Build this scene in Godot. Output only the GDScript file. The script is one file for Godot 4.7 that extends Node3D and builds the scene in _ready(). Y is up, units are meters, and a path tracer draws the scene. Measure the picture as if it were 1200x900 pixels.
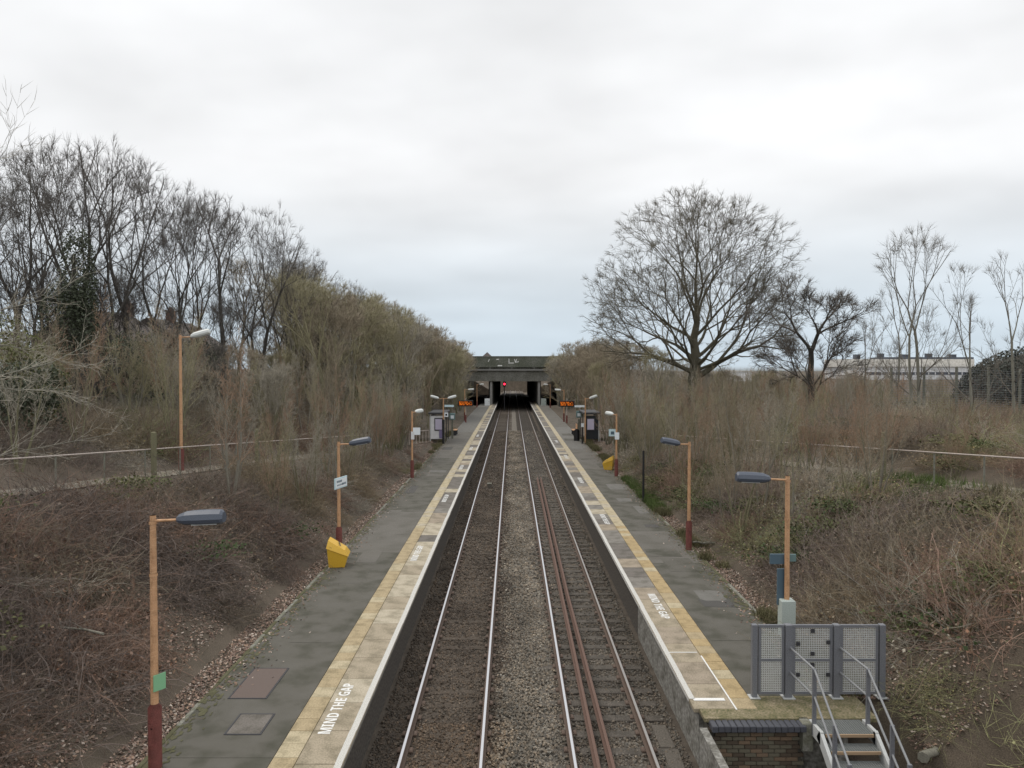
extends Node3D
# A suburban railway station in a cutting, seen from a footbridge. Rail top is y = 0, the line runs along -Z.

const EYE := 7.25          # camera height above the rails
const PLAT := 0.915        # platform height above the rails
const LEFT_EDGE := -5.9    # outer edges of the two platforms
const RIGHT_EDGE := 6.35
const FOCAL := 870.0       # of the 1200 x 900 photograph, pixels
var rng := RandomNumberGenerator.new()
var wob := FastNoiseLite.new()
var names := {}
var M := {}

# ---------------------------------------------------------------- mesh collecting
class MB:
	var v := PackedVector3Array()
	var n := PackedVector3Array()
	var ix := PackedInt32Array()
	var c := PackedColorArray()
	func paint(k: Color) -> void:      # colours everything added since the last call
		while c.size() < v.size(): c.append(k)
	func quad(a: Vector3, b: Vector3, c: Vector3, d: Vector3) -> void:   # counter-clockwise seen from the front
		var nn := (b - a).cross(c - a)
		if nn.length_squared() < 1e-14:
			nn = (c - a).cross(d - a)
		nn = nn.normalized()
		var k := v.size()
		v.append(a); v.append(b); v.append(c); v.append(d)
		for i in 4: n.append(nn)
		ix.append(k); ix.append(k + 2); ix.append(k + 1); ix.append(k); ix.append(k + 3); ix.append(k + 2)
	func tri(a: Vector3, b: Vector3, c: Vector3) -> void:
		var nn := (b - a).cross(c - a).normalized()
		var k := v.size()
		v.append(a); v.append(b); v.append(c)
		for i in 3: n.append(nn)
		ix.append(k); ix.append(k + 2); ix.append(k + 1)
	func box(c: Vector3, s: Vector3, b := Basis()) -> void:
		var h := s * 0.5
		var p := []
		for i in 8:
			p.append(c + b * Vector3(h.x if i & 1 else -h.x, h.y if i & 2 else -h.y, h.z if i & 4 else -h.z))
		quad(p[4], p[5], p[7], p[6]); quad(p[1], p[0], p[2], p[3]); quad(p[5], p[1], p[3], p[7])
		quad(p[0], p[4], p[6], p[2]); quad(p[6], p[7], p[3], p[2]); quad(p[0], p[1], p[5], p[4])
	func cham(c: Vector3, s: Vector3, e: float, b := Basis()) -> void:   # box whose upper edges are chamfered
		var h := s * 0.5
		var lo := []; var mi := []; var hi := []
		for q in [[-1, -1], [1, -1], [1, 1], [-1, 1]]:
			lo.append(c + b * Vector3(h.x * q[0], -h.y, h.z * q[1]))
			mi.append(c + b * Vector3(h.x * q[0], h.y - e, h.z * q[1]))
			hi.append(c + b * Vector3((h.x - e) * q[0], h.y, (h.z - e) * q[1]))
		for i in 4:
			var j := (i + 1) % 4
			quad(lo[j], lo[i], mi[i], mi[j]); quad(mi[j], mi[i], hi[i], hi[j])
		quad(hi[3], hi[2], hi[1], hi[0])
	func tube(p: Vector3, q: Vector3, r0: float, r1: float, sides: int) -> void:
		var d := (q - p).normalized()
		var u := d.cross(Vector3.UP if absf(d.y) < 0.9 else Vector3.RIGHT).normalized()
		var w := d.cross(u)
		var k := v.size()
		for i in sides:
			var a := TAU * i / sides
			var e := u * cos(a) + w * sin(a)
			v.append(p + e * r0); n.append(e)
			v.append(q + e * r1); n.append(e)
		for i in sides:
			var j := (i + 1) % sides
			ix.append(k + i * 2); ix.append(k + i * 2 + 1); ix.append(k + j * 2)
			ix.append(k + j * 2); ix.append(k + i * 2 + 1); ix.append(k + j * 2 + 1)
	func cyl(p: Vector3, q: Vector3, r0: float, r1: float, sides: int) -> void:   # closed tube
		tube(p, q, r0, r1, sides)
		var d := (q - p).normalized()
		var u := d.cross(Vector3.UP if absf(d.y) < 0.9 else Vector3.RIGHT).normalized()
		var w := d.cross(u)
		for e in [[p, r0, -d], [q, r1, d]]:
			var k := v.size()
			v.append(e[0]); n.append(e[2])
			for i in sides:
				var a := TAU * i / sides
				v.append(e[0] + (u * cos(a) + w * sin(a)) * e[1]); n.append(e[2])
			for i in sides:
				ix.append(k); ix.append(k + 1 + i); ix.append(k + 1 + (i + 1) % sides)
	func spike(p: Vector3, q: Vector3, r: float) -> void:
		var d := (q - p).normalized()
		var u := d.cross(Vector3.UP if absf(d.y) < 0.9 else Vector3.RIGHT).normalized()
		var w := d.cross(u)
		var k := v.size()
		for i in 3:
			var a := TAU * i / 3.0
			var e := u * cos(a) + w * sin(a)
			v.append(p + e * r); n.append(e)
		v.append(q); n.append(d)
		for i in 3:
			ix.append(k + i); ix.append(k + 3); ix.append(k + (i + 1) % 3)
	func extrude(prof: Array, p: Vector3, q: Vector3, b: Basis) -> void:   # closed x-y profile (counter-clockwise) drawn from p to q
		var m := prof.size()
		for i in m:
			var a: Vector2 = prof[i]
			var c: Vector2 = prof[(i + 1) % m]
			quad(p + b * Vector3(a.x, a.y, 0), p + b * Vector3(c.x, c.y, 0), q + b * Vector3(c.x, c.y, 0), q + b * Vector3(a.x, a.y, 0))
		var pl := PackedVector2Array(prof)
		var tr := Geometry2D.triangulate_polygon(pl)
		for i in range(0, tr.size(), 3):
			for e in [p, q]:
				tri(e + b * Vector3(pl[tr[i]].x, pl[tr[i]].y, 0), e + b * Vector3(pl[tr[i + 1]].x, pl[tr[i + 1]].y, 0), e + b * Vector3(pl[tr[i + 2]].x, pl[tr[i + 2]].y, 0))
	func leaf(c: Vector3, d: Vector3, s: Vector3, L: float, W: float) -> void:   # a folded leaf of two triangles each side
		var nn := d.cross(s).normalized()
		quad(c - d * L * 0.5, c + s * W * 0.5 + nn * W * 0.15, c + d * L * 0.5, c - s * W * 0.5 + nn * W * 0.15)
	func mesh() -> ArrayMesh:
		var a := []
		a.resize(Mesh.ARRAY_MAX)
		a[Mesh.ARRAY_VERTEX] = v; a[Mesh.ARRAY_NORMAL] = n; a[Mesh.ARRAY_INDEX] = ix
		if c.size() == v.size(): a[Mesh.ARRAY_COLOR] = c
		var m := ArrayMesh.new()
		m.add_surface_from_arrays(Mesh.PRIMITIVE_TRIANGLES, a)
		return m

# ---------------------------------------------------------------- nodes
func numbered(called: String) -> String:
	var k: int = names.get(called, 0)
	names[called] = k + 1
	return called if k == 0 else "%s_%03d" % [called, k]

func tag(o: Node3D, label: String, category: String, group := "", kind := "") -> Node3D:
	o.set_meta("label", label)
	o.set_meta("category", category)
	if group: o.set_meta("group", group)
	if kind: o.set_meta("kind", kind)
	return o

func thing(called: String, label: String, category: String, at := Vector3.ZERO, turn := 0.0, group := "", kind := "") -> Node3D:
	var o := Node3D.new()
	o.name = numbered(called)
	add_child(o)
	o.position = at
	o.rotation.y = turn
	tag(o, label, category, group, kind)
	return o

func part(called: String, mesh: Mesh, mat: Material, parent: Node3D, at := Vector3.ZERO) -> MeshInstance3D:
	var o := MeshInstance3D.new()
	o.name = called
	o.mesh = mesh
	o.material_override = mat
	o.position = at
	parent.add_child(o, true)
	return o

func single(called: String, mesh: Mesh, mat: Material, label: String, category: String, group := "", kind := "") -> MeshInstance3D:
	var o := part(numbered(called), mesh, mat, self)
	tag(o, label, category, group, kind)
	return o

func boxm(s: Vector3) -> Mesh:
	var b := MB.new()
	b.box(Vector3.ZERO, s)
	return b.mesh()

func scatter(called: String, mesh: Mesh, mat: Material, xf: Array, cols: Array, label: String, category: String, parent: Node3D = self) -> void:
	var mm := MultiMesh.new()
	mm.transform_format = MultiMesh.TRANSFORM_3D
	mm.use_colors = true
	mm.mesh = mesh
	mm.instance_count = xf.size()
	for i in xf.size():
		mm.set_instance_transform(i, xf[i])
		mm.set_instance_color(i, cols[i])
	var o := MultiMeshInstance3D.new()
	o.name = numbered(called) if parent == self else called
	o.multimesh = mm
	o.material_override = mat
	parent.add_child(o, true)
	if parent == self:
		tag(o, label, category, "", "stuff")
	else:
		o.set_meta("kind", "stuff")

# ---------------------------------------------------------------- materials
func lin(r: float, g: float, b: float) -> Color:
	return Color(r, g, b).linear_to_srgb()

var tex_cache := {}
func noise_tex(cols: Array, freq: float, sd: int, oct := 4, size := 512, kind := FastNoiseLite.TYPE_SIMPLEX_SMOOTH) -> NoiseTexture2D:
	var key := str([cols, freq, sd, oct, size])
	if tex_cache.has(key): return tex_cache[key]
	var f := FastNoiseLite.new()
	f.noise_type = kind
	f.seed = sd
	f.frequency = freq
	f.fractal_octaves = oct
	var t := NoiseTexture2D.new()
	t.width = size; t.height = size
	t.seamless = true
	t.noise = f
	if cols.size():
		var g := Gradient.new()
		var offs := PackedFloat32Array()
		var cc := PackedColorArray()
		for i in cols.size():
			offs.append(0.12 + 0.76 * i / maxf(1.0, cols.size() - 1.0))
			cc.append(cols[i])
		g.offsets = offs
		g.colors = cc
		t.color_ramp = g
	tex_cache[key] = t
	return t

# base colours are linear reflectances; fine pattern of `per` repeats a metre, coarse pattern multiplied over it
func nmat(cols: Array, per: float, rough := 0.9, bump := 0.0, freq := 0.03, coarse: Array = [], cper := 0.12, metal := 0.0, sd := 1) -> StandardMaterial3D:
	var m := StandardMaterial3D.new()
	var cc := []
	for c in cols: cc.append(lin(c[0], c[1], c[2]))
	m.albedo_texture = noise_tex(cc, freq, sd)
	m.uv1_triplanar = true
	m.uv1_world_triplanar = true
	m.uv1_scale = Vector3.ONE * per
	m.roughness = rough
	m.metallic = metal
	if bump > 0.0:
		m.heightmap_enabled = true
		m.heightmap_texture = noise_tex([], freq, 1)
		m.heightmap_scale = bump
	if coarse.size():
		var k := []
		for c in coarse: k.append(lin(c[0], c[1], c[2]))
		m.detail_enabled = true
		m.detail_blend_mode = BaseMaterial3D.BLEND_MODE_MUL
		m.detail_uv_layer = BaseMaterial3D.DETAIL_UV_2
		m.detail_albedo = noise_tex(k, 0.012, 7, 5)
		m.uv2_triplanar = true
		m.uv2_world_triplanar = true
		m.uv2_scale = Vector3.ONE * cper
	return m

func flat(c: Array, rough := 0.7, metal := 0.0) -> StandardMaterial3D:
	var m := StandardMaterial3D.new()
	m.albedo_color = lin(c[0], c[1], c[2])
	m.roughness = rough
	m.metallic = metal
	return m

func vcol(rough := 0.95) -> StandardMaterial3D:
	var m := StandardMaterial3D.new()
	m.vertex_color_use_as_albedo = true
	m.roughness = rough
	return m

func make_materials() -> void:
	M.tarmac = nmat([[.075, .07, .061], [.125, .117, .102], [.185, .172, .15]], 1.6, .92, .25, .12, [[.74, .74, .7], [.93, .93, .92], [1, 1, 1]], .09)
	M.tarmac_dark = nmat([[.06, .056, .047], [.1, .094, .08], [.15, .14, .12]], 1.6, .92, .25, .12, [[.52, .54, .45], [.88, .88, .85], [1, 1, 1]], .16, 0.0, 4)
	M.tarmac_patch = nmat([[.1, .096, .088], [.145, .14, .128], [.195, .188, .172]], 1.6, .9, .2, .12, [[.75, .75, .72], [1, 1, 1]], .3, 0.0, 9)
	M.tarmac_new = nmat([[.04, .038, .035], [.065, .062, .057], [.1, .096, .09]], 1.6, .9, .2, .12)
	for e in [["buff", [.33, .28, .205]], ["buff_pale", [.41, .36, .275]], ["slab_grey", [.2, .185, .165]], ["slab_dark", [.145, .13, .115]], ["yellow", [.38, .285, .15]], ["yellow_worn", [.37, .295, .18]], ["yellow_pale", [.43, .365, .245]], ["pinkish", [.3, .25, .19]]]:
		var c: Array = e[1]
		M[e[0]] = nmat([[c[0] * .72, c[1] * .72, c[2] * .7], c, [c[0] * 1.18, c[1] * 1.18, c[2] * 1.2]], .9, .9, .12, .05, [[.62, .62, .58], [.9, .9, .88], [1, 1, 1]], .35, 0.0, 1 + M.size() % 2)
	M.white_line = nmat([[.2, .185, .155], [.36, .345, .31], [.6, .6, .57], [.7, .7, .68]], 1.3, .8, 0.0, .09)
	M.paint = nmat([[.4, .39, .36], [.72, .72, .7], [.8, .8, .78]], 2.0, .8, 0.0, .06)
	M.moss = nmat([[.06, .062, .03], [.1, .097, .052], [.15, .138, .08]], 1.5, 1.0, .3, .07, [[.6, .6, .5], [1, 1, 1]], .5)
	M.platform_wall = nmat([[.13, .125, .11], [.22, .213, .195], [.33, .32, .3]], .6, .92, .3, .03, [[.45, .44, .4], [.9, .9, .88], [1, 1, 1]], .4)
	M.wall_sooty = nmat([[.032, .027, .022], [.06, .051, .042], [.1, .087, .072]], .6, .95, .4, .04)
	M.soil = nmat([[.04, .03, .023], [.085, .066, .05], [.13, .105, .08], [.2, .165, .13]], .8, 1.0, .6, .1, [[.55, .55, .5], [1, .98, .95]], .13)
	M.path = nmat([[.14, .125, .1], [.2, .18, .15], [.27, .25, .21]], .7, .95, .2, .06, [[.6, .6, .5], [1, 1, 1]], .2)
	M.bed_brown = nmat([[.03, .024, .018], [.075, .06, .046], [.14, .115, .09], [.2, .17, .14]], 1.1, .95, 1.0, .13, [[.6, .58, .55], [1, 1, 1]], .25)
	M.bed_grey = nmat([[.05, .044, .036], [.12, .107, .09], [.2, .18, .152], [.28, .255, .22]], 1.1, .95, 1.0, .13, [[.7, .68, .64], [1, 1, 1]], .25, 0.0, 5)
	M.sleeper = nmat([[.05, .042, .034], [.09, .077, .063], [.14, .12, .1]], .9, .9, .2, .05, [[.6, .6, .58], [1, 1, 1]], .4)
	M.sleeper_brown = nmat([[.045, .033, .023], [.078, .06, .044], [.11, .088, .066]], .9, .95, .2, .05, [[.6, .6, .58], [1, 1, 1]], .4)
	M.rail_rust = nmat([[.06, .04, .03], [.1, .068, .05], [.14, .095, .07]], 2.0, .8, 0.0, .05)
	M.rust = nmat([[.07, .04, .03], [.12, .07, .052], [.17, .105, .08]], 1.6, .85, 0.0, .06)
	M.rail_top = flat([.72, .72, .74], .32, 1.0)
	M.rail_top_dull = flat([.42, .4, .38], .5, 1.0)
	M.trough = nmat([[.07, .06, .048], [.105, .092, .076], [.15, .132, .11]], .9, .95, .15, .05)
	M.concrete = nmat([[.16, .155, .13], [.22, .215, .19], [.28, .27, .24]], .8, .95, .2, .05, [[.6, .62, .5], [1, 1, 1]], .6)
	M.orange = nmat([[.4, .215, .11], [.5, .285, .15], [.56, .36, .22]], 1.5, .65, 0.0, .04, [[.72, .7, .66], [1, 1, 1], [1, 1, 1]], .8)
	M.red = nmat([[.13, .035, .03], [.2, .058, .048], [.27, .1, .085]], 1.5, .7, 0.0, .06, [[.6, .62, .6], [1, 1, 1]], .9)
	M.lantern = nmat([[.045, .055, .075], [.065, .078, .105], [.09, .1, .13]], 2.0, .45, 0.0, .05)
	M.lantern_pale = flat([.55, .57, .55], .5)
	M.lens = flat([.4, .42, .42], .25)
	M.steel_grey = nmat([[.11, .115, .13], [.15, .155, .17], [.2, .205, .22]], 1.5, .5, 0.0, .05)
	M.galv = nmat([[.36, .37, .36], [.48, .49, .48], [.58, .59, .58]], 2.0, .55, 0.0, .06, [], .1, 0.1)
	M.handrail = nmat([[.15, .155, .16], [.22, .225, .23], [.3, .305, .31]], 2.0, .5, 0.0, .06)
	M.grating = nmat([[.13, .14, .13], [.22, .23, .22], [.3, .31, .3]], 2.5, .6, 0.0, .08)
	M.nosing = flat([.33, .23, .14], .8)
	M.black = flat([.012, .012, .013], .5)
	M.dark = flat([.03, .03, .034], .6)
	M.yellow_bin = nmat([[.5, .28, .02], [.62, .37, .03], [.66, .42, .05]], 1.5, .5, 0.0, .04)
	M.blue_sign = flat([.07, .115, .15], .5)
	M.teal = flat([.12, .19, .19], .5)
	M.green_sign = flat([.2, .42, .24], .5)
	M.white_sign = flat([.72, .76, .78], .5)
	M.pale_blue = flat([.5, .64, .68], .5)
	M.cabinet = nmat([[.3, .35, .32], [.38, .43, .4], [.46, .5, .47]], 1.5, .6, 0.0, .05)
	M.rail_pink = nmat([[.28, .22, .18], [.42, .36, .32], [.58, .53, .5]], 1.0, .6, 0.0, .05)
	M.brick_a = nmat([[.05, .038, .028], [.085, .064, .045], [.125, .095, .068]], 2.5, .95, .2, .06)
	M.brick_b = nmat([[.075, .068, .048], [.125, .112, .08], [.18, .16, .115]], 2.5, .95, .2, .06, [], .1, 0.0, 3)
	M.brick_c = nmat([[.11, .078, .05], [.17, .118, .078], [.23, .165, .11]], 2.5, .95, .2, .06, [], .1, 0.0, 6)
	M.engineering = nmat([[.03, .032, .042], [.055, .058, .07], [.085, .088, .1]], 2.5, .6, .1, .06)
	M.cover_red = nmat([[.075, .055, .046], [.11, .082, .07], [.15, .115, .098]], 1.6, .85, .1, .08)
	M.slab_mossy = nmat([[.1, .1, .05], [.19, .165, .1], [.27, .215, .145], [.33, .265, .185]], .7, .95, .2, .05, [[.5, .55, .4], [1, 1, 1]], .5)
	M.mortar = nmat([[.06, .055, .045], [.09, .083, .07]], 2.0, 1.0, .2, .06)
	M.bridge_beam = nmat([[.13, .128, .115], [.185, .182, .165], [.235, .23, .21]], .2, .95, .3, .03, [[.6, .6, .55], [1, 1, 1]], .06)
	M.bridge_parapet = nmat([[.095, .098, .08], [.135, .138, .115], [.17, .172, .146]], .2, .95, .3, .03, [[.65, .68, .6], [1, 1, 1]], .06)
	M.bridge_pier = nmat([[.2, .195, .185], [.27, .265, .25]], .4, .95, .2, .03)
	M.house_brick = nmat([[.09, .05, .038], [.15, .085, .062], [.2, .12, .09]], 1.0, .95, .2, .06)
	M.roof_tile = nmat([[.045, .038, .034], [.075, .062, .056], [.105, .088, .08]], .8, .9, .3, .06)
	M.glass = flat([.03, .035, .04], .08)
	M.factory_roof = nmat([[.42, .4, .36], [.52, .5, .46], [.6, .58, .54]], .05, .8, 0.0, .04)
	M.factory_wall = nmat([[.6, .6, .6], [.7, .7, .7]], .1, .8)
	M.factory_dark = flat([.07, .08, .1], .6)
	M.bark_dark = nmat([[.035, .032, .028], [.06, .055, .047], [.09, .082, .07]], 1.2, 1.0, .3, .06)
	M.bark_olive = nmat([[.1, .095, .055], [.165, .155, .092], [.23, .215, .135]], 1.2, 1.0, .3, .06)
	M.bark_grey = nmat([[.12, .11, .085], [.19, .175, .14], [.27, .25, .2]], 1.2, 1.0, .3, .06)
	M.bark_pale = nmat([[.12, .115, .088], [.185, .176, .142], [.26, .25, .205]], 1.2, .95, .3, .06)
	M.bark_oak = nmat([[.06, .054, .036], [.1, .09, .062], [.15, .135, .095]], 1.2, 1.0, .3, .06)
	M.twig_dark = flat([0.095, 0.085, 0.075], 1.0)
	M.twig_brown = flat([0.24, 0.2, 0.142], 1.0)
	M.twig_olive = flat([0.255, 0.23, 0.14], 1.0)
	M.twig_grey = flat([0.27, 0.245, 0.195], 1.0)
	M.twig_pale = flat([0.32, 0.295, 0.24], 1.0)
	M.twig_russet = flat([0.27, 0.185, 0.125], 1.0)
	M.leaf_dark = flat([.045, .055, .028], .6)
	M.leaf_yellowgreen = flat([.1, .105, .03], .7)
	M.leaf_russet = flat([.28, .17, .1], .9)
	M.vc = vcol()
	M.amber = flat([.05, .015, .005], .5)

# ---------------------------------------------------------------- lie of the land
func ramp_u(d: float) -> float:
	return 7.5 + 6.3 * (65.0 - clampf(d, -20.0, 65.0)) / 45.0

func ramp_h(d: float) -> float:
	return 0.95 + 2.92 * (65.0 - clampf(d, 6.0, 65.0)) / 45.0

func plateau(d: float, left: bool) -> float:
	return lerpf(4.6 if left else 4.1, 7.3, smoothstep(85.0, 128.0, d))

func wide(x: float) -> float:      # away from the bridge approach the land lies lower on the factory side
	return smoothstep(22.0, 34.0, x)

func ground(x: float, z: float) -> float:
	var d := -z
	var left := x < 0.0
	var a := absf(x)
	var e := 5.9 if left else 6.35
	if d > 131.0 and d < 234.0 and a < 13.0:
		return -0.6
	if a < e and d < 258.0 and not (not left and d < 13.15 and a > 3.6):
		return -0.6
	if d >= 234.0 and d < 300.0 and a < 20.0:
		return lerpf(-0.6 if a < e else minf((a - e) * 0.6, 7.3), 7.5, smoothstep(250.0, 266.0, d))
	if d >= 300.0:
		return lerpf(7.0, 4.1, wide(x))
	var base := 0.88
	if not left and d < 14.2:
		base = lerpf(-0.28, 0.88, smoothstep(12.9, 14.2, d) if a > 7.2 else 0.0)
		if d < 13.15: e = 7.3
		if a < e: return base
	var u := ramp_u(d) + (0.0 if left else 0.45)
	var hr := ramp_h(d)
	var h := 0.0
	if a < u - 0.9:
		var t := clampf((a - e - 0.75) / maxf(u - 0.9 - e - 0.75, 0.3), 0.0, 1.0)
		h = lerpf(base, hr, t + 0.14 * sin(PI * t))
		h += 0.16 * wob.get_noise_2d(x * 9.0, z * 9.0) * smoothstep(0.0, 0.15, t) * (1.0 - smoothstep(0.85, 1.0, t))
	elif a <= u + 0.9 and d < 66.0:
		h = hr
	else:
		var o := a - (u + 0.9)
		var p := lerpf(plateau(d, left), 4.1, wide(x))
		h = minf(hr + maxf(o, 0.0) * 0.52, maxf(p, hr))
		h += (0.25 * wob.get_noise_2d(x * 6.0, z * 6.0)) * smoothstep(0.0, 2.0, o)
	return h

func on(x: float, d: float, up := 0.0) -> Vector3:
	return Vector3(x, ground(x, -d) + up, -d)

func px(p: float, d: float) -> float:      # x of photograph column p at distance d
	return (p - 600.0) * d / FOCAL

func py(q: float, d: float) -> float:      # height of photograph row q at distance d
	return EYE - (q - 433.0) * d / FOCAL

# ---------------------------------------------------------------- main
func _ready() -> void:
	rng.seed = 20240
	wob.seed = 5
	wob.frequency = 0.02
	wob.fractal_octaves = 3
	make_camera_and_light()
	make_materials()
	make_ground()
	make_track()
	make_platforms()
	make_bridge()
	make_ramps()
	make_buildings()
	make_gate_and_steps()
	make_furniture()
	make_trees()
	make_undergrowth()

func make_camera_and_light() -> void:
	var cam := Camera3D.new()
	cam.name = "camera"
	cam.fov = rad_to_deg(2.0 * atan(450.0 / FOCAL))
	cam.position = Vector3(0, EYE, 0)
	cam.rotation.x = -atan(17.0 / FOCAL)
	cam.far = 4000.0
	cam.near = 0.1
	add_child(cam)
	cam.current = true
	var sun := DirectionalLight3D.new()
	sun.name = "sun"
	sun.light_energy = 0.35
	sun.light_angular_distance = 25.0
	sun.light_color = Color(1.0, 0.97, 0.93)
	sun.shadow_enabled = true
	add_child(sun)
	sun.look_at_from_position(Vector3(-30, 55, -18), Vector3.ZERO, Vector3.UP)
	var env := Environment.new()
	env.background_mode = Environment.BG_SKY
	env.tonemap_mode = Environment.TONE_MAPPER_LINEAR
	env.tonemap_exposure = 1.4
	env.sdfgi_enabled = true
	env.ssao_enabled = true
	env.ssil_enabled = true
	var sky := Sky.new()
	var pano := PanoramaSkyMaterial.new()
	pano.panorama = ImageTexture.create_from_image(cloud_sky())
	sky.sky_material = pano
	env.sky = sky
	var we := WorldEnvironment.new()
	we.name = "world"
	we.environment = env
	add_child(we)

func cloud_sky() -> Image:
	var w := 1024
	var h := 512
	var im := Image.create(w, h, false, Image.FORMAT_RGBF)
	var a := FastNoiseLite.new()
	a.seed = 31; a.frequency = 0.9; a.fractal_octaves = 6; a.fractal_gain = 0.55
	var b := FastNoiseLite.new()
	b.seed = 12; b.frequency = 0.3; b.fractal_octaves = 3
	var bright := Vector3(-0.6, 0.62, -0.5).normalized()     # where the hidden sun thins the cloud
	for j in h:
		var th := PI * (j + 0.5) / h
		var y := cos(th)
		for i in w:
			var ph := TAU * ((i + 0.5) / w - 0.5)
			var dir := Vector3(sin(ph) * sin(th), y, -cos(ph) * sin(th))
			var c := Vector3(0.13, 0.12, 0.1)
			if y > -0.02:
				var k := 1.0 / (maxf(y, 0.0) + 0.12)
				var q := Vector2(dir.x * k, dir.z * k)
				var n := a.get_noise_2d(q.x * 0.75 + q.y * 0.4, q.y * 1.1 - q.x * 0.35) * 0.5 + b.get_noise_2d(q.x * 1.1 + q.y * 0.6, q.y * 1.3 - q.x * 0.5) * 0.45
				var glow := pow(clampf(dir.dot(bright) * 0.5 + 0.5, 0.0, 1.0), 2.2)
				var el := smoothstep(0.0, 0.36, y)
				var v := 0.535 + 0.11 * el + 0.34 * glow * (0.3 + 0.7 * el)
				v *= 1.0 + 0.36 * n * (0.45 + 0.55 * el)
				var blue := lerpf(1.0, 0.0, smoothstep(0.0, 0.26, y))
				c = Vector3(v * (0.99 - 0.16 * blue), v * (1.0 - 0.04 * blue), v * (1.015 + 0.05 * blue))
			im.set_pixel(i, j, Color(c.x, c.y, c.z))
	return im

# ---------------------------------------------------------------- ground and track
func make_ground() -> void:
	var xs := []
	var x := -30.0
	for e in [-1600.0, -700.0, -300.0, -160.0, -100.0, -70.0, -55.0, -45.0, -38.0, -33.0]: xs.append(e)
	while x <= 30.01:
		xs.append(x)
		x += 0.5
	for e in [33.0, 38.0, 45.0, 55.0, 70.0, 100.0, 160.0, 300.0, 700.0, 1600.0]: xs.append(e)
	var ds := [-300.0, -60.0, -20.0]
	var d := -6.0
	while d < 90.0:
		ds.append(d)
		d += 0.6 if d < 40.0 else 1.5
	while d < 130.9:
		ds.append(d)
		d += 4.0
	for e in [130.95, 131.1, 145, 180, 220, 233.9, 234.1, 240, 246, 250, 252, 254, 256, 257.9, 258.1, 260, 263, 266, 280, 299, 301, 400, 700, 1400]: ds.append(float(e))
	var st := SurfaceTool.new()
	st.begin(Mesh.PRIMITIVE_TRIANGLES)
	st.set_smooth_group(0)
	for dd in ds:
		for xx in xs:
			st.add_vertex(Vector3(xx, ground(xx, -dd), -dd))
	var W := xs.size()
	for j in ds.size() - 1:
		for i in W - 1:
			var k: int = j * W + i
			for q in [k, k + W, k + 1, k + 1, k + W, k + W + 1]: st.add_index(q)
	st.generate_normals()
	single("ground", st.commit(), M.soil, "bare brown soil banks of the railway cutting", "ground", "", "structure")
	# ballast bed: two brown strips under the tracks and the paler strip between them
	for e in [["ballast_bed", -3.0, -0.35, M.bed_brown, "dark brown ballast bed of the line with both bright rails"], ["ballast_bed", -0.35, 0.95, M.bed_grey, "pale grey ballast strip between the two lines"], ["ballast_bed", 0.95, 3.6, M.bed_brown, "brown ballast bed of the line with rusty spare rails"]]:
		var b := MB.new()
		for s in 60:
			var z0 := 6.0 - s * 5.0
			b.quad(Vector3(e[1], -0.225, z0), Vector3(e[2], -0.225, z0), Vector3(e[2], -0.225, z0 - 5.0), Vector3(e[1], -0.225, z0 - 5.0))
		single(e[0], b.mesh(), e[3], e[4], "ballast", "", "structure")
	# loose stones: dark where brake dust and oil settle, paler in the strip between the lines
	var dark_l := [.085, .068, .052]
	var pale := [.185, .162, .13]
	var dark_r := [.125, .11, .09]
	for zone in [[-2.75, -0.45, "dark brown ballast stones under the line with both bright rails"], [-0.45, 1.05, "pale grey ballast stones between the two lines"], [1.05, 3.4, "brown ballast stones around the rusty spare rails"]]:
		var xf := []
		var cols := []
		var wd: float = zone[1] - zone[0]
		for band in [[7.0, 24.0, 520.0, 1.0], [24.0, 45.0, 230.0, 1.4], [45.0, 90.0, 70.0, 2.0]]:
			var cnt := int((band[1] - band[0]) * wd * band[2])
			for i in cnt:
				var dd := rng.randf_range(band[0], band[1])
				var xx := rng.randf_range(zone[0], zone[1])
				var s: float = rng.randf_range(.02, .037) * band[3]
				var bs := Basis.from_euler(Vector3(rng.randf() * TAU, rng.randf() * TAU, rng.randf() * TAU)).scaled(Vector3.ONE * s)
				var crown := .03 * (1.0 - smoothstep(.0, .5, absf(xx - .3) - .5))
				xf.append(Transform3D(bs, Vector3(xx, -.228 + crown + rng.randf() * .02 + (.035 if rng.randf() < .08 else 0.0), -dd)))
				var drift := xx + rng.randfn(0, .16) + .5 * wob.get_noise_2d(xx * 12, dd * 9)
				var c: Array = dark_l if drift < -.35 else (pale if drift < 1.02 else dark_r)
				var t: float = rng.randf_range(.6, 1.28) * (1.0 + .55 * wob.get_noise_2d(xx * 30, dd * 14))
				if rng.randf() < .02: t *= 1.9
				var warm := rng.randf_range(-.06, .1)
				if drift < .1 and dd < 15.5 and xx > -2.1: t *= 1.2; warm += .08
				cols.append(Color(c[0] * t * (1 + warm), c[1] * t, c[2] * t * (1 - warm)))
		scatter("ballast", stone_mesh(), M.vc, xf, cols, zone[2], "ballast")

func stone_mesh() -> Mesh:
	var b := MB.new()
	var r := RandomNumberGenerator.new()
	r.seed = 4
	var p := []
	for v in [Vector3(1, 0, 0), Vector3(0, 0, 1), Vector3(-1, 0, 0), Vector3(0, 0, -1), Vector3(0, .8, 0), Vector3(0, -.8, 0)]:
		p.append(v + Vector3(r.randf_range(-.3, .3), r.randf_range(-.3, .3), r.randf_range(-.3, .3)))
	for i in 4:
		b.tri(p[(i + 1) % 4], p[i], p[4])
		b.tri(p[i], p[(i + 1) % 4], p[5])
	return b.mesh()

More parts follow.
